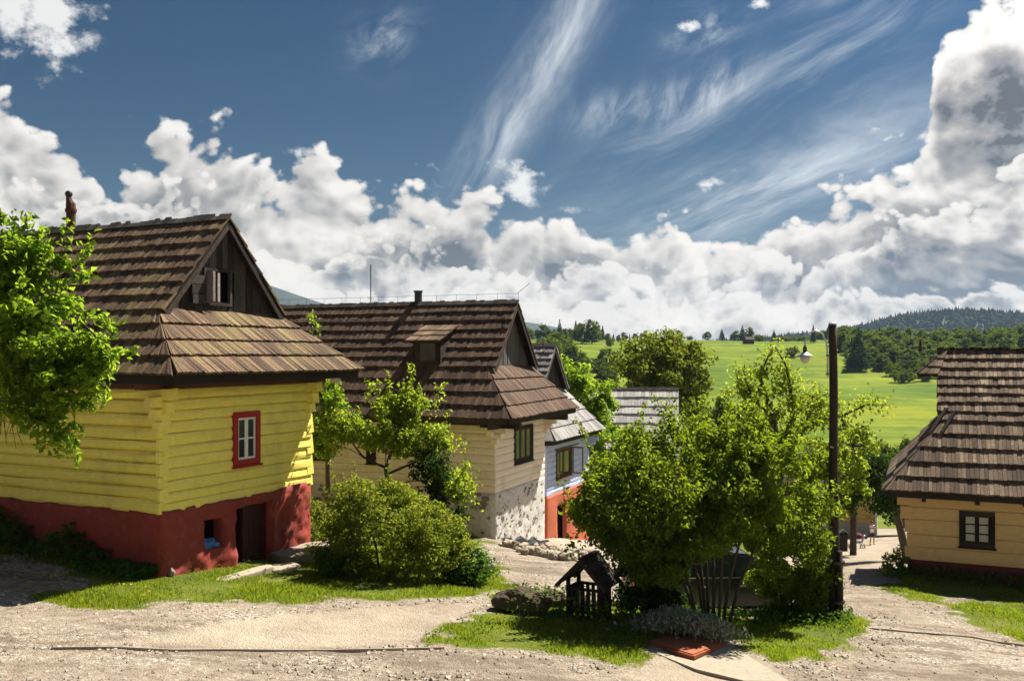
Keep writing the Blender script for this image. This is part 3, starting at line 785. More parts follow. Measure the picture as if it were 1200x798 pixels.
def house_roof(root, W, L, ze, zr, zs, f, s, w, wg, m_sh, n_low, n_up, n_obj, world, bw=(0.075, 0.125), th=0.055, back_skirt=False, hip_top=None, seed=3, ridge_jit=0.02):
    rr = random.Random(seed)
    xl, xr, yf, yb, mid = -s, W + s, -f, L + 0.4, W / 2
    m = (zr - ze) / (mid + s); ln = math.hypot(1, m); cx, sz = 1 / ln, m / ln     # unit step up the slope
    h = (zs - ze) / m                                                       # plan inset of the skirt top on the long sides
    wsk = wg + f
    msk = (zs - ze) / wsk; lsk = math.hypot(1, msk)
    # boarding below the shingles
    d = MB(); t_ = 0.06
    def slab(pts, nrm):
        nrm = Vector(nrm).normalized() * -t_
        a = [d.vert(p) for p in pts]; b_ = [d.vert(Vector(p) + nrm) for p in pts]; n = len(pts)
        d.face(a); d.face(b_[::-1])
        for k in range(n): d.face((a[k], b_[k], b_[(k + 1) % n], a[(k + 1) % n]))
    zt = zr
    slab([(xl, yf, ze), (xl + h, wg, zs), (xl + h, w, zs), (mid, w, zt), (mid, yb, zt), (xl, yb, ze)], (-m, 0, 1))
    slab([(xr, yf, ze), (xr, yb, ze), (mid, yb, zt), (mid, w, zt), (xr - h, w, zs), (xr - h, wg, zs)], (m, 0, 1))
    slab([(xl, yf, ze), (xr, yf, ze), (xr - h, wg, zs), (xl + h, wg, zs)], (0, -msk, 1))
    roof = d.build('roof', M_DECK, root)
    boards = []
    def course(P, Nn, d0, d1, s0, s1, e0, e1, sag):
        """P(u, d): point on the slope; boards from start to end between distances d0 and d1"""
        u = min(s0, s1) - rr.uniform(0, .05); uend = max(e0, e1)
        while u < uend:
            wd = rr.uniform(*bw); a, b_ = u + 0.004, u + wd - 0.004; u += wd
            lift = 0.068 + rr.uniform(-.010, .010); l1 = 0.012; dj = rr.uniform(-0.013, 0.013)
            A, B = min(max(a, s0), e0), min(max(b_, s0), e0)
            Cc, D = min(max(a, s1), e1), min(max(b_, s1), e1)
            if B - A < 0.02 and D - Cc < 0.02: continue
            sg = lambda q: sag * float(vnoise(q * 0.5, d0 * 3 + seed, 0, seed))
            p = [P(A, d0 + dj + sg(A)), P(B, d0 + dj + sg(B)), P(D, d1), P(Cc, d1)]
            lo = [p[0] + Nn * (lift - th), p[1] + Nn * (lift - th), p[2] + Nn * (l1 - 0.02), p[3] + Nn * (l1 - 0.02)]
            hi = [p[0] + Nn * lift, p[1] + Nn * lift, p[2] + Nn * l1, p[3] + Nn * l1]
            boards.append([tuple(x) for x in lo + hi])
    for side in (-1, 1):
        x0 = xl if side < 0 else xr
        def P(y, dd, x0=x0, side=side): return Vector((x0 - side * dd * cx, y, ze + dd * sz))
        Nn = Vector((side * m, 0, 1)).normalized()
        d_s = (zs - ze) / sz; d_r = (zr - ze) / sz
        st = lambda dd: yf + (wg - yf) * min(1, max(0, dd / d_s))
        def flip(P):                                    # keep corners counter-clockwise seen from above
            return (lambda u, dd: P(-u, dd)) if side < 0 else P
        for i in range(n_low):
            e = d_s / n_low; d0, d1 = i * e - 0.04, (i + 1) * e + 0.05
            a0, a1 = st(d0), st(d1)
            if side < 0: course(flip(P), Nn, d0, d1, -yb, -yb, -a0, -a1, 0.03)
            else: course(P, Nn, d0, d1, a0, a1, yb, yb, 0.03)
        for i in range(n_up):
            e = (d_r - d_s) / n_up; d0, d1 = d_s + i * e - 0.04, min(d_s + (i + 1) * e + 0.05, d_r + 0.03)
            a0 = w - 0.02 + (0.0 if hip_top is None else 0)
            if side < 0: course(flip(P), Nn, d0, d1, -yb, -yb, -a0, -a0, 0.03)
            else: course(P, Nn, d0, d1, a0, a0, yb, yb, 0.03)
    Nn = Vector((0, -msk, 1)).normalized(); dl = math.hypot(wsk, zs - ze)
    def Pf(x, dd): return Vector((x, yf + dd / lsk, ze + dd / lsk * msk))
    for i in range(n_low):
        e = dl / n_low; d0, d1 = i * e - 0.04, min((i + 1) * e + 0.05, dl + .02)
        i0, i1 = max(0, d0 / dl) * h, min(1, d1 / dl) * h
        course(Pf, Nn, d0, d1, xl + i0, xl + i1, xr - i0, xr - i1, 0.03)
    if hip_top is not None:                             # little hipped hood at the top of the gable
        hz, ho = hip_top                                # its lower edge height, how far it leans out
        hx = (zr - hz) / m
        pk = Vector((mid, w + 0.25, zr)); a = Vector((mid - hx, w - ho, hz)); c = Vector((mid + hx, w - ho, hz))
        a2 = Vector((mid - hx, w, hz)); c2 = Vector((mid + hx, w, hz))
        hb = MB()
        for tri in ((a, c, pk), (a2, a, pk), (c, c2, pk)):
            n_ = (tri[1] - tri[0]).cross(tri[2] - tri[0]).normalized()
            i_ = [hb.vert(q + n_ * 0.05) for q in tri] + [hb.vert(q - n_ * 0.02) for q in tri]
            hb.face(i_[:3]); hb.face(i_[3:][::-1])
            for k in range(3): hb.face((i_[k], i_[3 + k], i_[3 + (k + 1) % 3], i_[(k + 1) % 3]))
        hb.build('hood', M_DECK, roof)
        for tri in ((a2, a, pk), (a, c, pk), (c, c2, pk)):
            e_ = tri[1] - tri[0]; n_ = e_.cross(tri[2] - tri[0]).normalized(); ln_ = e_.length; nb = max(4, int(ln_ / .14))
            for row in range(3):
                for k in range(nb):
                    f0, f1 = k / nb, (k + 1) / nb; r0, r1 = row / 3 - .03, min(1, (row + 1) / 3 + .02)
                    q = [tri[0].lerp(tri[1], f0).lerp(tri[2], max(r0, 0)), tri[0].lerp(tri[1], f1).lerp(tri[2], max(r0, 0)), tri[0].lerp(tri[1], f1).lerp(tri[2], r1), tri[0].lerp(tri[1], f0).lerp(tri[2], r1)]
                    boards.append([tuple(x + n_ * 0.055) for x in q] + [tuple(x + n_ * (0.10 - 0.03 * j)) for x, j in zip(q, (0, 0, 1, 1))])
    add_shingles(boards, m_sh, roof, n_obj, world)
    # ridge cap: short boards leaning over the ridge from the lee side
    rc = MB(); y = w - 0.03
    while y < yb:
        wd = rr.uniform(.12, .2); j = rr.uniform(-ridge_jit, ridge_jit)
        rc.hexa([(mid - .12, y, zr - .12 * m + .075), (mid + .05, y, zr + .06 + j), (mid + .05, y + wd - .01, zr + .06 + j), (mid - .12, y + wd - .01, zr - .12 * m + .075),
                 (mid - .12, y, zr - .12 * m + .10), (mid + .03, y, zr + .10 + j), (mid + .03, y + wd - .01, zr + .10 + j), (mid - .12, y + wd - .01, zr - .12 * m + .10)])
        y += wd
    rc.build('ridge_cap', M_DARK, roof)
    return dict(roof=roof, xl=xl, xr=xr, yf=yf, yb=yb, mid=mid, m=m, h=h, msk=msk)

def gable_wall(root, W, zs, zr, ri, wg, w, m_, hole=None, bw=0.17, seed=5):
    """upright boards of the gable, each a piece; hole = (x0, x1, z0, z1)"""
    rr = random.Random(seed); mid, m, h = ri['mid'], ri['m'], ri['h']
    x0, x1 = ri['xl'] + h, ri['xr'] - h
    bk = MB(); bk.poly([(x0 + .02, wg + .07, zs - .08), (x1 - .02, wg + .07, zs - .08), (mid, wg + .07, zr - .1)]); g = bk.build('gable', M_VOID, root)
    x = x0
    while x < x1 - .03:
        wd = min(rr.uniform(bw * .8, bw * 1.2), x1 - x); a, b_ = x + .004, x + wd - .004; x += wd
        top = lambda q: zr - abs(q - mid) * m - 0.05
        segs = [(zs - 0.06, None)]
        if hole and b_ > hole[0] and a < hole[1]: segs = [(zs - 0.06, hole[2]), (hole[3], None)]
        for z0, z1 in segs:
            ta, tb = (top(a), top(b_)) if z1 is None else (z1, z1)
            if max(ta, tb) < z0 + .04: continue
            y = wg + rr.uniform(-.012, .012)
            b = MB(); ta, tb = max(ta, z0 + .01), max(tb, z0 + .01)
            pk = None
            b.hexa([(a, y, z0), (b_, y, z0), (b_, y + .03, z0), (a, y + .03, z0), (a, y, ta), (b_, y, tb), (b_, y + .03, tb), (a, y + .03, ta)])
            b.build('board', m_, g)
    for sgn in (-1, 1):                                # barge boards
        b = MB(); xe = x0 if sgn < 0 else x1
        b.beam((xe - sgn * .02, w + .02, zs - .10), (mid + sgn * .0, w + .02, zr - .10), .04, .17, up=(0, 0, 1)); b.build('barge_board', M_DARK, g)
    return g

def eaves(root, W, L, z2, ze, ri, mt, plate, m_plate=None):
    xl, xr, yf, yb = ri['xl'], ri['xr'], ri['yf'], ri['yb']
    b = MB()
    for lo, hi in (((xl + .06, yf + .06, ze - .19), (xr - .06, yf + .12, ze - .035)), ((xl + .06, yf + .12, ze - .19), (xl + .12, yb, ze - .035)), ((xr - .12, yf + .12, ze - .19), (xr - .06, yb, ze - .035))): b.box(lo, hi)
    b.build('fascia', mt, root)
    b = MB(); b.box((xl + .122, yf + .122, ze - .17), (xr - .122, L, ze - .13)); b.build('soffit', mt, root)
    b = MB()
    if plate: b.box((xl + .14, -.06, z2 - .02), (xr - .14, .14, ze - .172)); b.box((-.05, .142, z2 - .02), (.14, L, ze - .173))
    if plate: b.build('wall_plate', m_plate or mt, root)

def log_wall(root, fr, length, z0, z1, n, m_, holes=(), bulge=0.045, ends=(0, 0), name='log', seed=0, rough=0.012):
    """courses of logs between z0 and z1, each log an object"""
    hs = np.array([random.Random(seed * 31 + i).uniform(.85, 1.15) for i in range(n)]); hs = hs / hs.sum() * (z1 - z0)
    z = z0
    for i in range(n):
        for (a, b_) in cut_spans(-ends[0], length + ends[1], holes, z, z + hs[i]):
            log_mesh(fr, a, b_, z, z + hs[i], bulge, seed + i, rough=rough).build(name, m_, root, smooth=False)
        for (a, b_, c, d) in holes:                    # stubs above and below an opening
            if z < c < z + hs[i] and c - z > .02: log_mesh(fr, a, b_, z, c, bulge * .7, seed + i, n=4, rough=.004).build(name, m_, root)
            if z < d < z + hs[i] and z + hs[i] - d > .02: log_mesh(fr, a, b_, d, z + hs[i], bulge * .7, seed + i, n=4, rough=.004).build(name, m_, root)
        z += hs[i]

def window(root, fr, u0, u1, z0, z1, m_frame, fw, m_sash, cols, rows, out=0.05, curtain=None, sw=0.04, bars=False, name='window'):
    """frame, sashes with bars, panes; panes lie behind the bars"""
    w_ = MB()
    for a, b_, c, d in ((u0, u1, z1 - fw, z1), (u0, u1, z0, z0 + fw), (u0, u0 + fw, z0 + fw, z1 - fw), (u1 - fw, u1, z0 + fw, z1 - fw)):
        w_.hexa([fr.p(a, c, out), fr.p(b_, c, out), fr.p(b_, c, -.10), fr.p(a, c, -.10), fr.p(a, d, out), fr.p(b_, d, out), fr.p(b_, d, -.10), fr.p(a, d, -.10)])
    win = w_.build(name, m_frame, root)
    sl_ = MB(); sl_.hexa([fr.p(u0 - .03, z0 - .04, out + .05), fr.p(u1 + .03, z0 - .04, out + .05), fr.p(u1 + .03, z0 - .04, 0), fr.p(u0 - .03, z0 - .04, 0), fr.p(u0 - .03, z0 - .003, out + .04), fr.p(u1 + .03, z0 - .003, out + .04), fr.p(u1 + .03, z0 - .003, 0), fr.p(u0 - .03, z0 - .003, 0)])
    sl_.build('sill', m_frame, win)
    a0, a1, c0, c1 = u0 + fw, u1 - fw, z0 + fw, z1 - fw
    o2 = out - .03
    def bar(b, a, b_, c, d, o=o2): b.hexa([fr.p(a, c, o), fr.p(b_, c, o), fr.p(b_, c, o - .04), fr.p(a, c, o - .04), fr.p(a, d, o), fr.p(b_, d, o), fr.p(b_, d, o - .04), fr.p(a, d, o - .04)])
    for i in range(cols):
        x0, x1 = a0 + (a1 - a0) * i / cols + .002, a0 + (a1 - a0) * (i + 1) / cols - .002
        b = MB(); bar(b, x0, x1, c1 - sw, c1); bar(b, x0, x1, c0, c0 + sw); bar(b, x0, x0 + sw, c0 + sw, c1 - sw); bar(b, x1 - sw, x1, c0 + sw, c1 - sw)
        for j in range(1, rows):
            zz = c0 + (c1 - c0) * j / rows; bar(b, x0 + sw, x1 - sw, zz - sw * .35, zz + sw * .35)
        b.build('sash', m_sash, win)
        for j in range(rows):
            za, zb = c0 + (c1 - c0) * j / rows, c0 + (c1 - c0) * (j + 1) / rows
            p = MB(); p.hexa([fr.p(x0 + sw * .6, za + .01, o2 - .02), fr.p(x1 - sw * .6, za + .01, o2 - .02), fr.p(x1 - sw * .6, za + .01, o2 - .026), fr.p(x0 + sw * .6, za + .01, o2 - .026), fr.p(x0 + sw * .6, zb - .01, o2 - .02), fr.p(x1 - sw * .6, zb - .01, o2 - .02), fr.p(x1 - sw * .6, zb - .01, o2 - .026), fr.p(x0 + sw * .6, zb - .01, o2 - .026)])
            p.build('pane', curtain or M_GLASS, win)
    return win

def core(root, W, L, zb, z1, z2, ins=0.12):
    b = MB(); b.box((ins, ins, zb - .6), (W - ins, L - ins, z2 + .25)); return b.build('wall_core', M_VOID, root)

def side_frames(W, L):
    return dict(front=Frame((0, 0, 0), (1, 0, 0), (0, -1, 0)), left=Frame((0, L, 0), (0, -1, 0), (-1, 0, 0)), right=Frame((W, 0, 0), (0, 1, 0), (1, 0, 0)))

# ------------------------------------------------------------------ yellow house
def yellow_house():
    ang = math.atan2(.9, .436); W, L = 4.42, 11.0
    zb, z1, z2, ze, zr, zs = -5.0, -3.04, -.66, -.37, 2.86, .88
    root = thing('log_house', 'bright yellow log house with dark red plastered base and brown shingle roof, at the left', 'house', (-6.6, 17.7, 0), ang)
    root['group'] = 'log houses of the village'
    world = Matrix.Translation((-6.6, 17.7, 0)) @ Matrix.Rotation(ang, 4, 'Z')
    S_ = side_frames(W, L)
    core(root, W, L, zb, z1, z2, 0.30)
    wu0, wu1 = 1.86, 2.66; wz0, wz1 = -2.34, -1.22
    hole = [(wu0 + .04, wu1 - .04, wz0 + .04, wz1 - .04)]
    log_wall(root, S_['front'], W, z1, z2, 11, M_YEL, hole, bulge=0.035, seed=1, rough=.02)
    log_wall(root, S_['left'], L, z1, z2, 10, M_YEL, (), bulge=0.085, seed=2, rough=.03)
    log_wall(root, S_['right'], L, z1, z2, 10, M_YEL, (), bulge=0.05, seed=3)
    # dovetailed corner ends and the stepped brackets under the eaves
    for x0 in (0, W):
        z = z1
        for k in range(10):
            h = (z2 - z1) / 10
            b = MB(); ext = (0.045 if k % 2 else 0.02); 
            if k >= 7: ext = .10 + .10 * (k - 7)
            xa, xb_ = (-.10, .13) if x0 == 0 else (W - .13, W + .10)
            y1_ = -.036
            taper = .02 if k % 2 else -.012
            b.hexa([(xa, -ext, z + .012), (xb_, -ext, z + .012 + taper), (xb_, .05, z + .012), (xa, .05, z + .012), (xa + .01, -ext + .015, z + h - .012), (xb_ - .01, -ext + .015, z + h - .012 + taper), (xb_, .05, z + h - .012), (xa, .05, z + h - .012)])
            b.build('log_end', M_YEL, root); z += h
    for k, ext in ((9, .34), (8, .24), (7, .16)):
        h = (z2 - z1) / 10; z = z1 + h * k - h * .45
        b = MB(); b.hexa([(-ext - .05, -.10, z), (.1, -.12, z), (.1, .06, z), (-ext - .05, .06, z), (-ext - .02, -.12, z + h * .8), (.1, -.10, z + h * .8), (.1, .06, z + h * .8), (-ext - .02, .06, z + h * .8)])
        b.build('log_end', M_YEL, root)
    # plastered base with cellar door and hatch
    def uz(px, py): # on the facade plane
        t_ = (px - 600) / F; u = (t_ * 17.7 + 6.6) / (.436 - .9 * t_); return u, (HOR - py) / F * (17.7 + .9 * u)
    d0 = uz(273, 600)[0]; d1 = uz(316, 600)[0]; dz = uz(294, 592)[1]
    h0 = uz(237, 620)[0]; h1 = uz(260, 620)[0]; hz1 = uz(248, 606)[1]; hz0 = uz(248, 643)[1]
    plaster_face('plaster_base', S_['front'], -.02, W + .02, zb, z1 + .02, M_REDP, root, [(d0, d1, zb, dz), (h0, h1, hz0, hz1)], amp=.085, seed=4, out=.06, freq=3.0, wave=.07)
    plaster_face('plaster_base', S_['left'], 0, L + .02, zb + .3, z1 + .02, M_REDP, root, (), amp=.05, seed=6, st=.12, out=.06, wave=.05)
    plaster_face('plaster_base', S_['right'], -.02, L, zb - .4, z1 + .02, M_REDP, root, (), amp=.04, seed=7, st=.2)
    dm = MB(); n = 5
    fr = S_['front']
    door = MB(); door.hexa([fr.p(d0, zb, -.235), fr.p(d1, zb, -.235), fr.p(d1, zb, -.265), fr.p(d0, zb, -.265), fr.p(d0, dz, -.235), fr.p(d1, dz, -.235), fr.p(d1, dz, -.265), fr.p(d0, dz, -.265)])
    door = door.build('door', M_REDD, root)
    split = d0 + (d1 - d0) * .36
    for k in range(4):
        a, b_ = split + (d1 - split) * k / 4, split + (d1 - split) * (k + 1) / 4 - .012
        q = MB(); q.hexa([fr.p(a, zb, -.10), fr.p(b_, zb, -.10), fr.p(b_, zb, -.14), fr.p(a, zb, -.14), fr.p(a, dz - .02, -.10), fr.p(b_, dz - .02, -.10), fr.p(b_, dz - .02, -.14), fr.p(a, dz - .02, -.14)]); q.build('plank', M_REDD, door)
    q = MB(); q.hexa([fr.p(split - .05, zb, -.06), fr.p(split - .006, zb, -.06), fr.p(split - .006, zb, -.16), fr.p(split - .05, zb, -.16), fr.p(split - .05, dz - .02, -.06), fr.p(split - .006, dz - .02, -.06), fr.p(split - .006, dz - .02, -.16), fr.p(split - .05, dz - .02, -.16)]); q.build('door_post', M_REDD, door)
    q = MB(); q.box((h0 - .1, .255, hz0 - .1), (h1 + .1, .28, hz1 + .1)); q.build('hatch_back', M_VOID, root)
    # crumpled blue sheeting in the hatch
    sb = MB(); us = np.linspace(h0 + .01, h1 - .01, 9); prev = None
    for k in range(6):
        row = [sb.vert(fr.p(u, hz0 + .005 + .16 * k / 5 + .035 * float(vnoise(u * 14, k * .9, 2)), -.02 - .04 * k + .03 * float(vnoise(u * 11, k, 7)))) for u in us]
        if prev:
            for i in range(8): sb.face((prev[i], prev[i + 1], row[i + 1], row[i]))
        prev = row
    sb.build('blue_sheet', M_BLUEBAG, root)
    window(root, fr, wu0, wu1, wz0, wz1, M_REDW, .125, M_WHITE, 2, 2, out=.075, sw=.045)
    ri = house_roof(root, W, L, ze, zr, zs, 1.0, .66, .38, .60, M_SH_Y, 4, 7, 300, world, seed=3, bw=(.055, .095), ridge_jit=.035)
    eaves(root, W, L, z2, ze, ri, M_DARK, True, M_PLATE)
    g = gable_wall(root, W, zs, zr, ri, .60, .38, M_GABLE, hole=(1.72, 2.42, 1.08, 1.72), bw=.19)
    # open attic hatch: frame leaf and a shutter swung back against the boards
    b = MB()
    for lo, hi in (((1.66, .545, 1.0), (1.72, .62, 1.78)), ((2.42, .545, 1.0), (2.48, .62, 1.78)), ((1.72, .545, 1.72), (2.42, .62, 1.78)), ((1.72, .545, 1.0), (2.42, .62, 1.06))): b.box(lo, hi)
    w_ = b.build('hatch_frame', M_GABLE, root)
    for k in range(3):
        b = MB(); b.box((1.30 - .02 * k, .50, 1.02 + k * .2), (1.64, .545, 1.205 + k * .2)); b.build('shutter_plank', M_GABLE, w_)
    b = MB(); b.box((1.73, .40, 1.08), (1.76, .60, 1.70)); b.box((1.74, .38, 1.08), (1.80, .41, 1.70)); b.box((1.94, .44, 1.08), (2.0, .47, 1.68)); b.build('casement', M_STONE, w_)
    # chimney pot with cowl on the ridge
    cyy = 5.2
    c = MB(); c.lathe((W / 2, cyy, zr - .35), [(.105, 0), (.105, .78), (.13, .79), (.13, .86), (.105, .87)], 12)
    c = c.build('chimney', M_CLAY, ri['roof'])
    c2 = MB(); c2.tube([(W / 2, cyy, zr + .5), (W / 2, cyy + .01, zr + .62), (W / 2 - .02, cyy + .04, zr + .72), (W / 2 - .02, cyy + .05, zr + .80)], [.115, .11, .07, .06], 10); c2.build('cowl', M_CLAY, c)
    c3 = MB(); c3.blob((W / 2 - .02, cyy + .05, zr + .86), (.085, .085, .085), 6, 10, 0.02); c3.build('cowl_ball', M_METAL, c)
    # small hatch dormer on the long slope, half behind the tree
    dm = MB(); dy = 4.4; dx = ri['xl'] + 2.0 ; dzz = ze + 2.0 * ri['m']
    dm.hexa([(dx - .55, dy - .5, dzz - .28), (dx - .55, dy + .5, dzz - .28), (dx + .35, dy + .5, dzz + .36), (dx + .35, dy - .5, dzz + .36), (dx - .57, dy - .5, dzz - .23), (dx - .57, dy + .5, dzz - .23), (dx + .35, dy + .5, dzz + .42), (dx + .35, dy - .5, dzz + .42)][::1])
    dm.build('dormer_hood', M_SH_Y, ri['roof'])
    # lamp box under the far eave
    b = MB(); b.box((W + .18, -.62, ze - .32), (W + .34, -.46, ze - .12)); b.build('lamp_box', M_WHITE, root)
    return root
yellow_house()

# ------------------------------------------------------------------ cream house
def cream_house():
    ang = math.atan2(.922, .386); W, L = 4.32, 12.5
    zb, z1, z2, ze, zr, zs = -7.2, -4.32, -2.22, -1.93, 1.69, -.42
    loc = (-.53, 29, 0)
    root = thing('log_house', 'cream painted log house on a rubble stone base, with a brown roof and small dormer', 'house', loc, ang, 'log houses of the village')
    world = Matrix.Translation(loc) @ Matrix.Rotation(ang, 4, 'Z')
    S_ = side_frames(W, L); fr = S_['front']
    core(root, W, L, zb, z1, z2)
    def uz(px, py):
        t_ = (px - 600) / F; u = (t_ * 29 + .53) / (.386 - .922 * t_); return u, (HOR - py) / F * (29 + .922 * u)
    u0, u1 = uz(602, 520)[0], uz(623.5, 520)[0]; wz1 = uz(612, 498.5)[1]; wz0 = uz(612, 541)[1]
    log_wall(root, fr, W, z1, z2, 9, M_CREAM, [(u0 + .04, u1 - .04, wz0 + .04, wz1 - .04)], bulge=.018, name='wall_board', seed=11, rough=.008)
    def lu(px):                       # along the left wall from its front corner
        t_ = (px - 600) / F; return (-.53 - 29 * t_) / (.922 + .386 * t_)
    L1 = L - lu(377); L0 = L - lu(444)
    holes = [(L - lu(367), L - lu(386), -3.55, -2.65), (L - lu(430), L - lu(441), -3.6, -2.75)]
    log_wall(root, S_['left'], L, z1, z2, 9, M_CREAM, [(min(a, b_) + .03, max(a, b_) - .03, c + .03, d - .03) for a, b_, c, d in holes], bulge=.025, name='wall_board', seed=12, rough=.012)
    log_wall(root, S_['right'], L, z1, z2, 8, M_CREAM, (), bulge=.02, name='wall_board', seed=13)
    for a, b_, c, d in holes: window(root, S_['left'], min(a, b_), max(a, b_), c, d, M_DARK, .09, M_DARK, 2, 2, out=.05, sw=.04)
    window(root, fr, u0, u1, wz0, wz1, M_DARK, .10, M_PLATE, 3, 1, out=.05, sw=.05)
    for x0, sg in ((0, -1), (W, 1)):
        for k, ext in ((0, .12), (1, .26), (2, .42)):
            b = MB(); z = z2 - .58 + k * .17; xa = x0 - .13 if sg < 0 else x0 - .07
            b.box((xa, -ext, z), (xa + .20, .1, z + .155)); b.build('log_end', M_CREAM, root)
        for k, ext in ((1, .22), (2, .36)):
            b = MB(); z = z2 - .49 + k * .17
            lo = (x0 - ext - .131, -.05, z) if sg < 0 else (x0 + .131, -.05, z); hi = (x0 - .131, .14, z + .15) if sg < 0 else (x0 + ext + .131, .14, z + .15)
            b.box(lo, hi); b.build('log_end', M_CREAM, root)
    plaster_face('stone_base', fr, 0, W, zb, z1 + .005, M_STPL, root, (), amp=.03, seed=14, st=.1, out=.01, freq=4)
    plaster_face('stone_base', S_['left'], 0, L, zb, z1 + .005, M_STPL, root, (), amp=.03, seed=15, st=.16, out=.01, freq=4)
    plaster_face('stone_base', S_['right'], 0, L, zb, z1 + .005, M_STPL, root, (), amp=.03, seed=16, st=.3, out=.01, freq=4)
    sb = MB(); rr = random.Random(4)
    for frm, ln_, cnt, sc_ in ((fr, W, 210, .62), (S_['left'], L, 520, 1.0)):
        for k in range(cnt):
            u = rr.uniform(.08, ln_ - .08); z = rr.uniform(zb + .2, z1 - .08); r = rr.uniform(.05, .13) * sc_
            c = frm.p(u, z, .0); nn = 7; ring = []
            for q in range(nn):
                a = 2 * math.pi * q / nn; ee = rr.uniform(.75, 1.2)
                ring.append(sb.vert(frm.p(u + r * 1.25 * ee * math.cos(a), z + r * .8 * ee * math.sin(a), .012)))
            top_ = sb.vert(frm.p(u, z, .012 + rr.uniform(.012, .022)))
            for q in range(nn): sb.face((ring[q], ring[(q + 1) % nn], top_))
    st_ = sb.build('stones', M_STONE, root); st_['kind'] = 'stuff'
    ri = house_roof(root, W, L, ze, zr, zs, .92, .95, .12, .42, M_SH_C, 4, 7, 130, world, seed=8, bw=(.075, .12))
    eaves(root, W, L, z2, ze, ri, M_DARK, True)
    gable_wall(root, W, zs, zr, ri, .42, .12, M_GABLE2, bw=.2, seed=7)
    for x, yy in ((-.02, -.9), (W - .05, -.9)):
        b = MB(); b.beam((x, -.87, ze - .28), (x, .3, ze - .28), .16, .2); b.build('eave_beam', M_DARK, root)
    b = MB(); b.beam((-.84, -.2, ze - .28), (.2, -.2, ze - .28), .16, .18); b.beam((W - .1, -.2, ze - .27), (W + .84, -.2, ze - .27), .14, .16); b.build('eave_beam', M_DARK, root)
    m, xl = ri['m'], ri['xl']
    # dormer on the long slope
    yc = 2.55; x_b = xl + 1.35; z_b = ze + 1.35 * m
    hw = .46
    dr = MB(); x_f = x_b - .05
    for sgn in (-1, 1):
        yy = yc + sgn * hw
        dr.hexa([(x_f, yy - .03, z_b - .05), (x_f + 1.3, yy - .03, z_b + 1.3 * m - .05), (x_f + 1.3, yy + .03, z_b + 1.3 * m - .05), (x_f, yy + .03, z_b - .05), (x_f, yy - .03, z_b + .85), (x_f + .95, yy - .03, z_b + .95 * m), (x_f + .95, yy + .03, z_b + .95 * m), (x_f, yy + .03, z_b + .85)])
    dr.box((x_f, yc - hw, z_b - .05), (x_f + .04, yc + hw, z_b + .12)); dr.box((x_f, yc - hw, z_b + .68), (x_f + .04, yc + hw, z_b + .85)); dr.box((x_f, yc - hw, z_b + .12), (x_f + .04, yc - .3, z_b + .68)); dr.box((x_f, yc + .3, z_b + .12), (x_f + .04, yc + hw, z_b + .68))
    dor = dr.build('dormer', M_DARK, ri['roof'])
    p = MB(); p.box((x_f + .03, yc - .3, z_b + .12), (x_f + .05, yc + .3, z_b + .68)); p.box((x_f + .022, yc - .02, z_b + .121), (x_f + .028, yc + .02, z_b + .679)); p.build('dormer_pane', M_GLASS, dor)
    hb = MB(); nb = 11
    for row in range(3):
        for k in range(nb):
            y0, y1 = yc - .62 + 1.24 * k / nb, yc - .62 + 1.24 * (k + 1) / nb - .008
            a0, a1 = row / 3 - .04, (row + 1) / 3 + .04; xa, xb_ = x_f - .30, x_f + 1.02; za, zb_ = z_b + .74, z_b + 1.02 * m + .06
            q = lambda t_, up: (xa + (xb_ - xa) * t_, za + (zb_ - za) * t_ + up)
            (p0, q0), (p1, q1) = q(a0, .07), q(a1, .03)
            hb.hexa([(p0, y1, q0 - .05), (p0, y0, q0 - .05), (p1, y0, q1 - .03), (p1, y1, q1 - .03), (p0, y1, q0), (p0, y0, q0), (p1, y0, q1), (p1, y1, q1)])
    hb.build('dormer_hood', M_SH_Y, dor)
    # stove pipe, aerial mast, lightning wire along the ridge
    c = MB(); c.lathe((W / 2 + .1, 3.9, zr - .2), [(.13, 0), (.13, .62), (.16, .62), (.16, .68), (.11, .68)], 12); c.build('chimney', M_METAL, ri['roof'])
    a = MB(); a.tube([(W / 2, 5.75, zr), (W / 2, 5.75, zr + 1.45)], .018, 6); a.tube([(W / 2 - .2, 5.75, zr + .25), (W / 2 + .2, 5.75, zr + .25)], .012, 5); a.build('antenna', M_METAL, ri['roof'])
    lw = MB(); ys = np.linspace(.1, 11.5, 16)
    lw.tube([(W / 2, y, zr + .28 + (.02 if k % 2 else 0)) for k, y in enumerate(ys)], .005, 4)
    for y in ys: lw.tube([(W / 2, y, zr + .05), (W / 2, y, zr + .30)], .007, 4)
    lw.tube([(W / 2, .15, zr + .28), (W / 2 + .12, -.25, zr + .62)], .010, 4)
    lw.build('lightning_wire', M_METAL, ri['roof'])
    return root
cream_house()

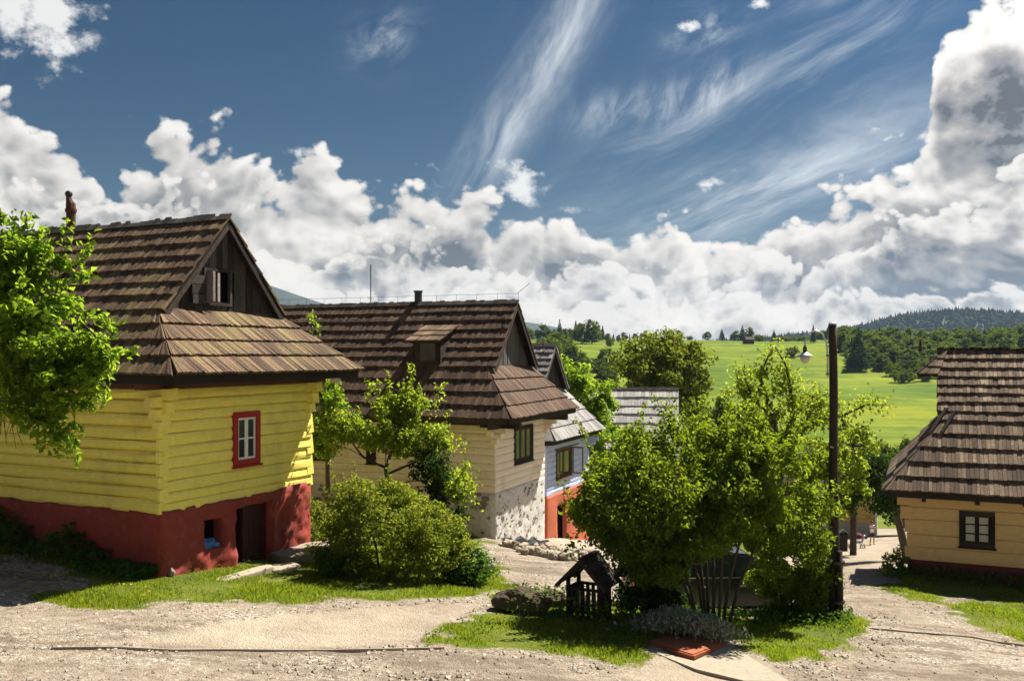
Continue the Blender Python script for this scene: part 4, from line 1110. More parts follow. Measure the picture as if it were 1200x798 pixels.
# ------------------------------------------------------------------ pale blue house
def blue_house():
    ang = math.atan2(.922, .386); W, L = 5.0, 11.0
    zb, z1, z2, ze, zr, zs = -9.0, -5.27, -3.40, -3.13, .29, -1.42
    loc = (1.26, 34.39, 0)
    root = thing('log_house', 'pale blue log house with coral red base and silver grey shingle skirt roof', 'house', loc, ang, 'log houses of the village')
    world = Matrix.Translation(loc) @ Matrix.Rotation(ang, 4, 'Z')
    S_ = side_frames(W, L); fr = S_['front']
    core(root, W, L, zb, z1, z2)
    def uz(px, py):
        t_ = (px - 600) / F; u = (t_ * 34.39 - 1.26) / (.386 - .922 * t_); return u, (HOR - py) / F * (34.39 + .922 * u)
    u0, u1 = uz(651, 540)[0], uz(669, 540)[0]; wz1 = uz(660, 524)[1]; wz0 = uz(660, 559)[1]
    log_wall(root, fr, W, z1, z2, 9, M_BLUE, [(u0 + .04, u1 - .04, wz0 + .04, wz1 - .04)], bulge=.018, name='wall_board', seed=21)
    log_wall(root, S_['left'], L, z1, z2, 8, M_BLUE, (), bulge=.018, name='wall_board', seed=22)
    log_wall(root, S_['right'], L, z1, z2, 8, M_BLUE, (), bulge=.018, name='wall_board', seed=23)
    d0, d1 = uz(652, 610)[0], uz(663, 610)[0]; dz = uz(657, 592)[1]
    plaster_face('plaster_base', fr, 0, W, zb, z1 + .01, M_REDC, root, [(d0, d1, zb, dz)], amp=.02, seed=24, st=.1)
    for k in ('left', 'right'): plaster_face('plaster_base', S_[k], 0, L, zb, z1 + .01, M_REDC, root, (), amp=.02, seed=25, st=.3)
    q = MB(); q.box((d0 - .02, .20, zb), (d1 + .02, .24, dz + .02)); q.build('door', M_REDD, root)
    win = window(root, fr, u0, u1, wz0, wz1, M_PLATE, .10, M_PLATE, 2, 1, out=.05, sw=.06)
    b = MB()                             # one casement stands open
    for lo, hi in (((u1 + .01, -.50, wz0 + .05), (u1 + .05, -.46, wz1 - .05)), ((u1 + .01, -.10, wz0 + .05), (u1 + .05, -.06, wz1 - .05)), ((u1 + .01, -.46, wz0 + .05), (u1 + .05, -.10, wz0 + .1)), ((u1 + .01, -.46, wz1 - .1), (u1 + .05, -.10, wz1 - .05))): b.box(lo, hi)
    b.build('open_casement', M_PLATE, win)
    for k, ext in ((0, .12), (1, .26), (2, .40)):
        b = MB(); z = z2 - .56 + k * .18; b.box((W - .08, -ext, z), (W + .13, .1, z + .16)); b.build('log_end', M_BLUE, root)
    b = MB(); b.beam((-.3, -.45, ze - .36), (2.3, -.45, ze - .36), .05, .05); b.build('eave_pole', M_METAL, root)
    ri = house_roof(root, W, L, ze, zr, zs, .5, .55, .55, .8, M_SH_G, 4, 7, 0, world, seed=18, bw=(.14, .2))
    eaves(root, W, L, z2, ze, ri, M_DARK, False)
    gable_wall(root, W, zs, zr, ri, .8, .55, M_DARK, bw=.22, seed=9)
    a = MB(); a.tube([(W / 2 - .5, .9, zr - .3), (W / 2 - .45, .9, zr + .18), (W / 2 - .2, .85, zr + .22), (W / 2 + .0, .8, zr + .14)], .022, 5); a.build('cable_stay', M_METAL, ri['roof'])
blue_house()

# ------------------------------------------------------------------ house with the pale roof, further down
def pale_roof_house():
    loc = (12.4, 52.0, 0)
    n = Vector((.985, -.17, 0)); a = Vector((.17, .985, 0))     # gable end looks to the right
    ang = math.atan2(a.y, a.x); W, L = 5.4, 12
    root = thing('log_house', 'house with pale weathered shingle roof showing above the big bush, tree behind it', 'house', loc, ang, 'log houses of the village')
    loc = (9.15, 51.0, 0); root.location = loc
    world = Matrix.Translation(loc) @ Matrix.Rotation(ang, 4, 'Z')
    S_ = side_frames(W, L)
    zb, z1, z2, ze, zr, zs = -12.5, -8.2, -6.0, -5.75, -2.05, -3.4
    core(root, W, L, zb, z1, z2)
    log_wall(root, S_['front'], W, z1, z2, 7, M_OCH, (), bulge=.02, name='wall_board', seed=31)
    log_wall(root, S_['left'], L, z1, z2, 7, M_OCH, (), bulge=.02, name='wall_board', seed=32)
    for k, ln_ in (('front', W), ('left', L)): plaster_face('plaster_base', S_[k], 0, ln_, zb, z1 + .01, M_STPL, root, (), amp=.02, seed=35, st=.4)
    ri = house_roof(root, W, L, ze, zr, zs, .6, .6, .1, .35, M_SH_W, 5, 3, 0, world, seed=28, bw=(.16, .24))
    eaves(root, W, L, z2, ze, ri, M_DARK, False)
    gable_wall(root, W, zs, zr, ri, .35, .1, M_DARK, bw=.3, seed=19)
pale_roof_house()

# ------------------------------------------------------------------ apricot house on the right
def apricot_house():
    W, L = 6.0, 11.0
    ydir = Vector((.914, -.405, 0)); xdir = Vector((ydir.y, -ydir.x, 0))
    corner = Vector((10.15, 24, 0)); loc = corner - xdir * W
    ang = math.atan2(xdir.y, xdir.x)
    root = thing('log_house', 'apricot log house with maroon base strip and steep bleached shingle roof, at the right edge', 'house', loc, ang, 'log houses of the village')
    world = Matrix.Translation(loc) @ Matrix.Rotation(ang, 4, 'Z')
    S_ = side_frames(W, L); fr = S_['right']
    zb, z1, z2 = -6.9, -5.26, -3.55
    ze, zr, zs = -3.42, .05, -1.75
    core(root, W, L, zb, z1, z2)
    def uz(px, py):
        t_ = (px - 600) / F; u = (t_ * 24 - 10.15) / (.914 + .405 * t_); return u, (HOR - py) / F * (24 - .405 * u)
    u0, u1 = uz(1124, 620)[0], uz(1166, 620)[0]; wz1 = uz(1145, 599)[1]; wz0 = uz(1145, 641)[1]
    log_wall(root, fr, L, z1, z2, 5, M_APR, [(u0 + .04, u1 - .04, wz0 + .04, wz1 - .04)], bulge=.016, seed=41, rough=.010)
    log_wall(root, S_['front'], W, z1, z2, 5, M_APR, (), bulge=.02, seed=42)
    window(root, fr, u0, u1, wz0, wz1, M_DARK, .10, M_DARK, 2, 3, out=.045, curtain=M_CURT, sw=.045)
    for k in range(5):
        h = (z2 - z1) / 5; b = MB(); ext = .05 if k % 2 else .10
        if k >= 3: ext = .12 + .08 * (k - 2)
        b.box((W - .12, -ext, z1 + k * h + .015), (W + .02 + (.02 if k % 2 else .0), .08, z1 + (k + 1) * h - .015)); b.build('log_end', M_APR, root)
    plaster_face('plaster_base', fr, 0, L, zb, z1 + .01, M_MAROON, root, (), amp=.02, seed=44, st=.12, out=.03)
    plaster_face('plaster_base', S_['front'], 0, W, zb - .5, z1 + .01, M_MAROON, root, (), amp=.02, seed=45, st=.2, out=.03)
    ri = house_roof(root, W, L, ze, zr, zs, .55, .62, .70, .85, M_SH_R, 5, 8, 300, world, seed=48, bw=(.075, .115), hip_top=(-.62, .50))
    eaves(root, W, L, z2, ze, ri, M_DARK, True)
    gable_wall(root, W, zs, zr, ri, .85, .70, M_GABLE, bw=.3, seed=49)
    for u in (.35, 1.55, 2.6):
        b = MB(); b.beam((W + .05, u, ze - .22), (W + .55, u, ze - .22), .1, .12); b.build('rafter_end', M_DARK, root)
    f_ = MB(); f_.tube([(W / 2, .25, zr), (W / 2, .25, zr + .32)], [.05, .03], 6); f_.build('finial', M_DARK, ri['roof'])
    # laths lying at the foot of the verge
    b = MB(); b.beam((W + .02, .52, -1.98), (W - .42, .88, -1.40), .10, .04); b.beam((W + .06, .76, -2.0), (W - .34, 1.06, -1.48), .10, .04); b.build('loose_lath', M_DARK, ri['roof'])
    return root
apricot_house()

# ------------------------------------------------------------------ ochre house beyond the road bend
def ochre_house():
    W, L = 6.0, 9.0
    ydir = Vector((-.922, .386, 0)); xdir = Vector((.386, .922, 0))
    ang = math.atan2(xdir.y, xdir.x); loc = (30.2, 78.0, 0)
    root = thing('log_house', 'distant ochre log house on grey footing behind the man on the road', 'house', loc, ang, 'log houses of the village')
    world = Matrix.Translation(loc) @ Matrix.Rotation(ang, 4, 'Z')
    S_ = side_frames(W, L)
    zb, z1, z2, ze, zr, zs = -17.0, -14.2, -11.2, -11.0, -7.9, -9.7
    core(root, W, L, zb, z1, z2)
    for k, ln_ in (('front', W), ('left', L)):
        log_wall(root, S_[k], ln_, z1, z2, 8, M_OCH, (), bulge=.04, seed=51)
        plaster_face('footing', S_[k], 0, ln_, zb, z1 + .02, M_CONC, root, (), amp=.02, seed=53, st=.4)
    b = MB(); b.box((-.12, -.12, zb), (.02, .02, z2)); b.build('corner_post', M_WHITE, root)
    ri = house_roof(root, W, L, ze, zr, zs, .6, .6, .1, .35, M_SH_C, 3, 5, 0, world, seed=58, bw=(.2, .3))
    gable_wall(root, W, zs, zr, ri, .35, .1, M_DARK, bw=.4, seed=59)
ochre_house()

# ------------------------------------------------------------------ plants
L_APPLE = mat_leaf('apple_leaf', [(0.030, 0.070, 0.008), (0.055, 0.110, 0.012), (0.085, 0.145, 0.018)], (0.36, 0.52, 0.03), 0.52)
L_PLUM = mat_leaf('plum_leaf', [(0.06, 0.105, 0.010), (0.095, 0.145, 0.014), (0.13, 0.17, 0.02)], (0.42, 0.52, 0.04), 0.52)
L_LILAC = mat_leaf('lilac_leaf', [(0.030, 0.062, 0.009), (0.052, 0.092, 0.012), (0.085, 0.125, 0.018)], (0.34, 0.45, 0.02), 0.44)
L_SPIREA = mat_leaf('spirea_leaf', [(0.045, 0.072, 0.010), (0.092, 0.118, 0.016), (0.19, 0.195, 0.03)], (0.40, 0.47, 0.04), 0.45, patch=3.0)
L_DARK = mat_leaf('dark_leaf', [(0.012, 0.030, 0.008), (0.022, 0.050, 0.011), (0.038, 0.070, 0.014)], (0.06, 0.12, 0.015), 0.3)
L_FAR = mat_leaf('far_leaf', [(0.022, 0.045, 0.006), (0.045, 0.078, 0.009), (0.080, 0.112, 0.012)], (0.17, 0.23, 0.015), 0.4, 0.7, 0.08)
L_FOREST = mat_leaf('forest_leaf', [(0.008, 0.018, 0.007), (0.016, 0.032, 0.010), (0.028, 0.046, 0.013)], (0.03, 0.05, 0.01), 0.2, .8, .05, .01)
L_LIME = mat_leaf('linden_leaf', [(0.035, 0.060, 0.009), (0.070, 0.100, 0.013), (0.13, 0.15, 0.02)], (0.30, 0.35, 0.03), 0.42, 0.6, 0.1)
L_SILVER = mat_leaf('silver_leaf', [(0.16, 0.20, 0.15), (0.28, 0.32, 0.27), (0.42, 0.45, 0.40)], (0.2, 0.25, 0.17), 0.25, 0.7)
L_WEED = mat_leaf('weed_leaf', [(0.020, 0.055, 0.008), (0.040, 0.090, 0.012), (0.070, 0.125, 0.016)], (0.14, 0.26, 0.02), 0.4)
L_GRASS = mat_leaf('grass_blade', [(0.045, 0.075, 0.007), (0.090, 0.120, 0.010), (0.145, 0.160, 0.014), (0.27, 0.235, 0.06)], (0.34, 0.44, 0.02), 0.45, 0.5)
L_YEL = mat_leaf('fallen_leaf', [(0.42, 0.36, 0.05), (0.55, 0.48, 0.08), (0.32, 0.28, 0.06)], (0.3, 0.25, 0.03), 0.2, 0.6)
L_FLOWER = mat_leaf('white_flower', [(0.6, 0.6, 0.55), (0.75, 0.75, 0.7)], (0.4, 0.4, 0.35), 0.3, 0.6)
M_BARK = mat_wood('bark', [(0, (0.030, 0.023, 0.017)), (0.6, (0.075, 0.058, 0.043)), (1, (0.15, 0.12, 0.09))], fib=(9, 9, 2))

def leaf_array(C, Nrm, size, r, aspect=0.55, fold=0.22, droop=0.0):
    """one folded leaf of two triangles per point"""
    n = len(C)
    A = r.normal(size=(n, 3)); A[:, 2] -= droop
    Nrm = Nrm / (np.linalg.norm(Nrm, axis=1, keepdims=True) + 1e-9)
    A -= Nrm * (A * Nrm).sum(1, keepdims=True); A /= np.linalg.norm(A, axis=1, keepdims=True) + 1e-9
    B = np.cross(Nrm, A)
    sz = (size * r.uniform(0.65, 1.25, n))[:, None]
    b = C - A * sz * .5; tp = C + A * sz * .5 - Nrm * sz * .12; mid = C - A * sz * 0.05 + Nrm * sz * fold * .5
    l = mid + B * sz * aspect * .5 + Nrm * sz * fold * .3; q = mid - B * sz * aspect * .5 + Nrm * sz * fold * .3
    V = np.stack([b, l, tp, q], 1).reshape(-1, 3)
    k = np.arange(n) * 4
    Fc = np.stack([np.stack([k, k + 3, k + 2], 1), np.stack([k, k + 2, k + 1], 1)], 1).reshape(-1, 3)
    return V, Fc

def crown_points(ells, n, clump, r, inner=0.45, clumps=None, flat=0.75, keep=None):
    """leaves gathered in clumps spread through a union of ellipsoids; gaps stay between the clumps"""
    vol = np.array([e[1][0] * e[1][1] * e[1][2] for e in ells]) ** 0.72; vol /= vol.sum()
    P, Nn, CC = [], [], []
    for (c, rad), w in zip(ells, vol):
        c = np.array(c, float); rad = np.array(rad, float)
        nc = max(3, int((clumps or 60) * w)); nl = max(1, int(n * w / nc))
        d = r.normal(size=(nc, 3)); d /= np.linalg.norm(d, axis=1, keepdims=True)
        rr = (inner ** 3 + (1 - inner ** 3) * r.uniform(size=(nc, 1))) ** (1 / 3)
        cc = c + d * rr * rad
        for k in range(nc):
            s_ = clump * r.uniform(.6, 1.35)
            e = r.normal(size=(nl, 3)); e /= np.linalg.norm(e, axis=1, keepdims=True)
            q = e * (r.uniform(size=(nl, 1)) ** .45) * s_ * np.array([1, 1, flat])
            P.append(cc[k] + q)
            Nn.append(e * .55 + (d[k] * .35) + np.array([0, 0, .45]) + r.normal(size=(nl, 3)) * .45)
            CC.append(cc[k])
    return np.concatenate(P), np.concatenate(Nn), np.array(CC)

def limb(b, p0, p1, r0, r1, sag=0.12, n=6, seg=5, rr=random):
    p0, p1 = Vector(p0), Vector(p1); ln = (p1 - p0).length
    off = Vector((rr.uniform(-1, 1), rr.uniform(-1, 1), rr.uniform(.0, 1.0))) * ln * sag
    pts = [p0.lerp(p1, k / seg) + off * math.sin(math.pi * k / seg) + Vector((rr.uniform(-1, 1), rr.uniform(-1, 1), rr.uniform(-1, 1))) * ln * .012 for k in range(seg + 1)]
    b.tube(pts, [r0 + (r1 - r0) * k / seg for k in range(seg + 1)], n, jit=.08)
    return pts

def plant(name, label, cat, base, ells, n, leaf, size, stems, clump=.3, clumps=90, inner=.45, seed=1, n_limbs=22, limb_r=.022, group=None, aspect=.55, droop=.2, extra=None, bark=None, trunk_name='trunk', flat=.75, shoots=0, shoot_len=.5):
    """stems: list of paths (points, radii), world coordinates; ells in world coordinates"""
    r = np.random.default_rng(seed); rr = random.Random(seed)
    root = thing(name, label, cat, base, 0, group)
    off = Vector(base); b_shoot = []
    P, Nn, CC = crown_points(ells, n, clump, r, inner, clumps, flat)
    if shoots:
        extra = list(extra or []); mid = CC.mean(0); far = np.linalg.norm((CC - mid) / (CC.std(0) + 1e-6), axis=1)
        for k in np.argsort(-far)[:shoots * 2:2]:
            d = (CC[k] - mid); d /= np.linalg.norm(d) + 1e-6; d = d * .6 + np.array([0, 0, .75]) + r.normal(size=3) * .25
            ln = shoot_len * r.uniform(.6, 1.3); p0 = CC[k]; pts = [p0, p0 + d * ln * .5, p0 + d * ln + np.array([0, 0, .08])]
            extra.append(twig_leaves(pts, int(46 * ln / .5), .045 * (size / .1), r))
            b_shoot.append(pts)
    if extra is not None:
        P = np.concatenate([P] + [e[0] for e in extra]); Nn = np.concatenate([Nn] + [e[1] for e in extra])
    V, Fc = leaf_array(P - np.array(base), Nn, size, r, aspect, droop=droop)
    np_mesh('crown', V, Fc, leaf, root)
    b = MB(); nodes = []
    for pts, rad in stems:
        q = [Vector(p) - off for p in pts]; nodes += q[1:]
        if trunk_name == 'stems':
            b1 = MB(); b1.tube(q, rad, 8, jit=.10); b1.build('stem', bark or M_BARK, root, smooth=True)
        else: b.tube(q, rad, 8, jit=.10)
    if nodes:
        for k in r.permutation(len(CC))[:n_limbs]:
            tgt = Vector(CC[k]) - off
            cand = sorted(nodes, key=lambda q: (q - tgt).length + (0.8 if q.z > tgt.z else 0))[:2]
            src = cand[0] if rr.random() < .7 else cand[-1]
            if (src - tgt).length < .15: continue
            pts = limb(b, src, tgt, limb_r * rr.uniform(.7, 1.2), limb_r * .3, rr=rr)
            nodes.append(pts[3])
    for pts in b_shoot: b.tube([Vector(p) - off for p in pts], [.009, .006, .003], 4)
    if b.v:
        o = b.build('branches' if trunk_name == 'stems' else trunk_name, bark or M_BARK, root, smooth=True)
        if trunk_name == 'stems': o['kind'] = 'stuff'
    return root

def twig_leaves(path, n, spread, r):
    path = np.array(path, float); t_ = r.uniform(0, len(path) - 1.001, n); i = t_.astype(int); f = (t_ - i)[:, None]
    P = path[i] * (1 - f) + path[i + 1] * f + r.normal(size=(n, 3)) * spread
    return P, r.normal(size=(n, 3)) * .7 + np.array([0, 0, .6])
def ell(px, py, Y, rx, rz, ry=None):
    """an ellipsoid given by its photograph centre and half sizes (pixels) at distance Y; depth in metres"""
    s_ = Y / F; return (at(px, py, Y), (rx * s_, ry if ry else rx * s_ * .9, rz * s_))

def near_plants():
    r = np.random.default_rng(99)
    # apple tree leaning in from the left
    Y = 13.0
    bx, by = -8.6, 13.2
    tw = []
    for pts in ([at(60, 330, 13), at(100, 300, 12.9), at(108, 268, 12.8)], [at(90, 410, 12.7), at(140, 415, 12.6), at(160, 412, 12.5)], [at(70, 340, 12.9), at(92, 325, 12.8), at(108, 322, 12.8)], [at(40, 480, 12.6), at(70, 520, 12.5), at(92, 540, 12.5)],
                [at(10, 290, 13), at(5, 262, 13), at(0, 250, 13)], [at(20, 290, 13), at(28, 265, 12.9), at(34, 254, 12.9)], [at(40, 300, 13), at(52, 282, 12.9), at(48, 270, 12.9)], [at(90, 380, 12.9), at(118, 372, 12.8), at(126, 384, 12.8)]):
        tw.append(twig_leaves(pts, 55, .06, r))
    plant('apple_tree', 'bright green apple tree reaching in at the left edge in front of the yellow house', 'tree', (bx, by, gz(bx, by)),
          [ell(-40, 380, 13.2, 75, 105), ell(25, 345, 13.0, 55, 62), ell(55, 400, 12.8, 66, 52), ell(95, 420, 12.7, 38, 24), ell(60, 455, 12.7, 52, 38), ell(68, 492, 12.6, 26, 26), ell(15, 300, 13.0, 32, 30), ell(-70, 440, 13.4, 60, 70)],
          19000, L_APPLE, .12, [([(bx, by, gz(bx, by) - .2), (bx + .15, by, -2.4), (bx + .45, by - .1, -1.2), at(-60, 430, 13.2), at(-10, 370, 13.1), at(20, 320, 13)], [.20, .16, .13, .10, .07, .03]),
                                ([at(-60, 430, 13.2), at(20, 440, 12.9), at(70, 425, 12.8), at(120, 415, 12.7)], [.08, .06, .04, .02])],
          clump=.24, clumps=150, inner=.35, seed=11, n_limbs=46, limb_r=.022, extra=tw, shoots=26, shoot_len=.4)
    # dry hanging twigs below it
    b = MB(); rr = random.Random(3); o0 = Vector(at(0, 470, 12.7))
    for k in range(26):
        p0 = Vector(at(rr.uniform(-20, 32), rr.uniform(450, 480), 12.7)); p1 = p0 + Vector((rr.uniform(-.15, .2), rr.uniform(-.1, .1), -rr.uniform(.25, .6)))
        limb(b, p0, p1, .009, .004, .2, 4, 4, rr)
    tr = [o for o in COL.objects if o.name.startswith('apple_tree')][0]
    for i_, v_ in enumerate(b.v): b.v[i_] = tuple(Vector(v_) - tr.location)
    b.build('dead_twigs', M_BARK, tr)

    # plum tree before the cream house
    Y = 21.5; bx, by = at(455, 600, Y)[0], Y; bz = gz(bx, by)
    tw = []
    for pts in ([at(430, 470, Y), at(436, 455, Y), at(434, 450, Y)], [at(470, 480, Y), at(474, 458, Y), at(472, 450, Y)], [at(510, 540, Y), at(545, 555, Y - .2), at(560, 562, Y - .3)], [at(500, 500, Y), at(516, 466, Y), at(516, 452, Y)], [at(520, 570, Y), at(545, 585, Y), at(558, 588, Y)],
                [at(400, 500, Y), at(385, 490, Y), at(372, 492, Y)], [at(505, 520, Y), at(535, 520, Y), at(548, 522, Y)]):
        tw.append(twig_leaves(pts, 60, .09, r))
    plant('plum_tree', 'young yellow green plum tree with thin dark forked trunk in front of the cream house', 'tree', (bx, by, bz),
          [ell(445, 498, Y, 44, 30), ell(495, 490, Y, 30, 24), ell(405, 510, Y, 30, 24), ell(505, 525, Y, 34, 24), ell(520, 568, Y - .3, 30, 22), ell(472, 470, Y, 20, 14), ell(470, 520, Y + .2, 34, 20)],
          9500, L_PLUM, .105, [([(bx, by, bz - .1), at(455, 570, Y), at(452, 548, Y), at(462, 520, Y), at(475, 490, Y)], [.075, .06, .05, .035, .015]), ([at(452, 548, Y), at(425, 535, Y), at(412, 518, Y)], [.035, .028, .012]), ([at(455, 555, Y), at(490, 540, Y), at(515, 520, Y)], [.03, .022, .010])],
          clump=.25, clumps=84, inner=.3, seed=12, n_limbs=34, limb_r=.016, extra=tw, shoots=26, shoot_len=.5)
    # slender tree rising in the gap between the houses
    Y = 24.0; bx, by = at(385, 600, Y)[0], Y; bz = gz(bx, by)
    tw = [twig_leaves([at(366, 430, Y), at(366, 395, Y), at(364, 366, Y)], 70, .07, r), twig_leaves([at(372, 430, Y), at(374, 385, Y), at(371, 378, Y)], 20, .05, r)]
    plant('young_ash_tree', 'mid green tree filling the gap between the yellow and the cream house', 'tree', (bx, by, bz),
          [ell(384, 470, Y, 20, 34), ell(378, 510, Y, 20, 26), ell(398, 500, Y, 18, 28), ell(372, 452, Y, 10, 24)], 4000, L_APPLE, .115,
          [([(bx, by, bz - .1), at(384, 540, Y), at(380, 480, Y), at(367, 430, Y), at(365, 370, Y)], [.07, .06, .04, .02, .006])], clump=.26, clumps=48, inner=.25, seed=13, n_limbs=18, extra=tw)
    # dark juniper-like shrub
    Y = 21.0; bx, by = at(512, 620, Y)[0], Y + .1; bz = gz(bx, by)
    plant('dark_shrub', 'dark green upright shrub beneath the plum tree', 'shrub', (bx, by, bz), [ell(508, 565, Y, 26, 40), ell(500, 540, Y, 20, 20), ell(520, 590, Y, 26, 30)], 3000, L_DARK, .085,
          [([(bx, by, bz - .1), at(510, 590, Y), at(508, 550, Y)], [.06, .05, .02])], clump=.2, clumps=60, inner=.2, seed=14, n_limbs=10)
    # broad spirea bush on the bank
    Y = 19.3; bx, by = at(460, 650, Y)[0], Y; bz = gz(bx, by)
    plant('spirea_bush', 'wide rounded bush with pale yellowish tips on the grass bank beside the yellow house', 'bush', (bx, by, bz),
          [ell(450, 620, Y, 75, 52, 1.15), ell(415, 600, Y, 45, 40), ell(500, 630, Y - .2, 48, 44), ell(440, 585, Y, 40, 28), ell(520, 650, Y, 36, 30), ell(395, 640, Y, 34, 30)],
          30000, L_SPIREA, .068, [([(bx + q * .25, by, bz - .1), (bx + q * .35, by + .1, bz + .6), (bx + q * .5, by, bz + 1.2)], [.03, .024, .01]) for q in (-2, -1, 0, 1, 2)],
          clump=.18, clumps=420, inner=.5, seed=15, n_limbs=30, limb_r=.012, trunk_name='stems', shoots=70, shoot_len=.25)
    # ferny green growth at the foot of it, left and right
    Y = 19.8; 
    for (nm, px, py, Yq, rx, rz, lb, m_, nn, sd) in (('nettle_clump', 372, 608, 22.6, 22, 26, 'light green leafy clump against the right corner of the yellow house', L_PLUM, 1500, 16),
                                                ('cow_parsley', 548, 648, 19.4, 34, 26, 'fresh green herbs spilling from the right side of the round bush', L_WEED, 2600, 17),
                                                ('elder_sprout', 405, 640, 18.9, 34, 24, 'leafy dark green sprouts in the grass below the round bush', L_WEED, 1800, 18)):
        c = at(px, py, Yq); bz = gz(c[0], Yq)
        plant(nm, lb, 'plant', (c[0], Yq, bz), [((c[0], Yq, bz + rz * Yq / F * .7), (rx * Yq / F, .5, rz * Yq / F * .8))], nn, m_, .085, [], clump=.16, clumps=44, inner=.2, seed=sd)
    c = at(566, 648, 19.6); bz = gz(c[0], 19.6)
    rq = np.random.default_rng(5); P = rq.normal(size=(130, 3)) * np.array([.22, .25, .12]) + np.array([0, 0, .55])
    V, Fc = leaf_array(P, rq.normal(size=(130, 3)) * .3 + np.array([0, 0, 1]), .05, rq, .9)
    o = thing('flowering_weed', 'tall weed with small white flower heads at the edge of the gravel path', 'plant', (c[0], 19.6, bz))
    np_mesh('flowers', V, Fc, L_FLOWER, o); P = rq.normal(size=(300, 3)) * np.array([.2, .22, .15]) + np.array([0, 0, .3]); V, Fc = leaf_array(P, rq.normal(size=(300, 3)) + np.array([0, 0, .6]), .09, rq, .3); np_mesh('leaves', V, Fc, L_WEED, o)

    # the great lilac bush on the grass island
    Y = 16.6; bx, by = at(835, 700, 17.0)[0], 17.0; bz = gz(bx, by)
    tw = []
    for pts in ([at(880, 500, Y), at(890, 470, Y), at(896, 450, Y)], [at(760, 520, Y), at(752, 500, Y), at(758, 480, Y)], [at(930, 520, Y), at(945, 500, Y), at(950, 486, Y)], [at(700, 600, Y), at(684, 590, Y), at(676, 578, Y)], [at(820, 500, Y), at(815, 480, Y), at(812, 470, Y)], [at(680, 620, Y), at(668, 640, Y), at(672, 655, Y)],
                [at(720, 630, Y), at(716, 650, Y - .2), at(724, 662, Y - .2)], [at(770, 510, Y), at(783, 490, Y), at(790, 478, Y)]):
        tw.append(twig_leaves(pts, 60, .10, r))
    stems = []
    for k, (x0, x1, y1) in enumerate(((818, 770, 560), (826, 800, 540), (832, 830, 530), (840, 860, 540), (846, 890, 560), (822, 740, 590), (850, 920, 580), (836, 845, 600), (829, 815, 590))):
        b0 = (at(x0, 0, 17.0)[0], 17.0 + .12 * (k % 3 - 1), bz - .1)
        stems.append(([b0, (b0[0] + (at(x1, 0, Y)[0] - b0[0]) * .22, b0[1], bz + .75), (b0[0] + (at(x1, 0, Y)[0] - b0[0]) * .6, b0[1] + .2 * (k % 2), bz + 1.6), at(x1, y1, Y + .3 * (k % 3 - 1))], [.032, .028, .022, .010]))
    plant('lilac_bush', 'great leafy lilac bush with bare stems at its foot amid the grass island', 'bush', (bx, by, bz),
          [ell(805, 560, Y, 94, 56, 1.5), ell(730, 590, Y, 64, 56, 1.1), ell(875, 560, Y, 72, 64, 1.2), ell(772, 524, Y, 42, 26), ell(895, 530, Y, 48, 32), ell(925, 590, Y + 1.0, 48, 60), ell(708, 600, Y, 30, 38), ell(840, 600, Y - .5, 96, 52, 1.0), ell(760, 630, Y - .2, 62, 44), ell(845, 515, Y, 42, 24), ell(955, 560, Y + 2.2, 28, 40), ell(752, 650, Y - .1, 36, 34), ell(782, 645, Y - .6, 36, 32, .6), ell(918, 632, Y + .5, 44, 46), ell(962, 620, Y + 2.0, 20, 50), ell(704, 560, Y, 22, 28)],
          46000, L_LILAC, .096, stems, clump=.26, clumps=400, inner=.45, seed=21, n_limbs=75, limb_r=.014, extra=tw, shoots=70, shoot_len=.5, trunk_name='stems')
    # darker bushes under it, left foot and right
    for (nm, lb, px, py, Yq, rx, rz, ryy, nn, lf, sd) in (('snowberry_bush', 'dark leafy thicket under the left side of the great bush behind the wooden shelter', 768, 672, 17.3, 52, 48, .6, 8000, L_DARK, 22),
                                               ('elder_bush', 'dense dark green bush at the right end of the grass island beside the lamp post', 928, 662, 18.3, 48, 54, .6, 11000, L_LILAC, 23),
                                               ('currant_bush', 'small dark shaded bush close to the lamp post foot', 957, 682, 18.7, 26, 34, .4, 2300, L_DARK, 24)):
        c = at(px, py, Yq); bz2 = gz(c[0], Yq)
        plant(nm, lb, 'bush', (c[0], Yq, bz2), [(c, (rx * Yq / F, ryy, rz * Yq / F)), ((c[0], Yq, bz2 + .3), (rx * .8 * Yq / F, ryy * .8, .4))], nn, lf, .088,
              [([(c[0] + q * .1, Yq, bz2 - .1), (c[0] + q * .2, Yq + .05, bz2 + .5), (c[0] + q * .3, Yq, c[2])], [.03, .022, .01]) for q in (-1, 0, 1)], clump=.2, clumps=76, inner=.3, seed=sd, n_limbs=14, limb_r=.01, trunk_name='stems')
    # old apple tree with upright bare limbs behind it
    Y = 22.5; bx, by = at(900, 640, Y)[0], Y; bz = gz(bx, by)
    stems = [([(bx, by, bz - .2), at(905, 600, Y), at(915, 540, Y), at(905, 490, Y), at(890, 440, Y), at(906, 406, Y)], [.16, .14, .11, .075, .04, .012]),
             ([at(905, 490, Y), at(880, 465, Y), at(870, 430, Y)], [.05, .035, .012]), ([at(915, 540, Y), at(930, 480, Y), at(922, 430, Y), at(908, 405, Y)], [.07, .055, .03, .01]),
             ([at(915, 540, Y), at(945, 500, Y), at(952, 465, Y), at(970, 462, Y)], [.06, .045, .03, .012]), ([at(930, 500, Y), at(985, 488, Y), at(1015, 474, Y), at(1038, 474, Y)], [.05, .035, .022, .008]), ([at(890, 470, Y), at(868, 455, Y), at(862, 436, Y)], [.04, .025, .01])]
    tw = []
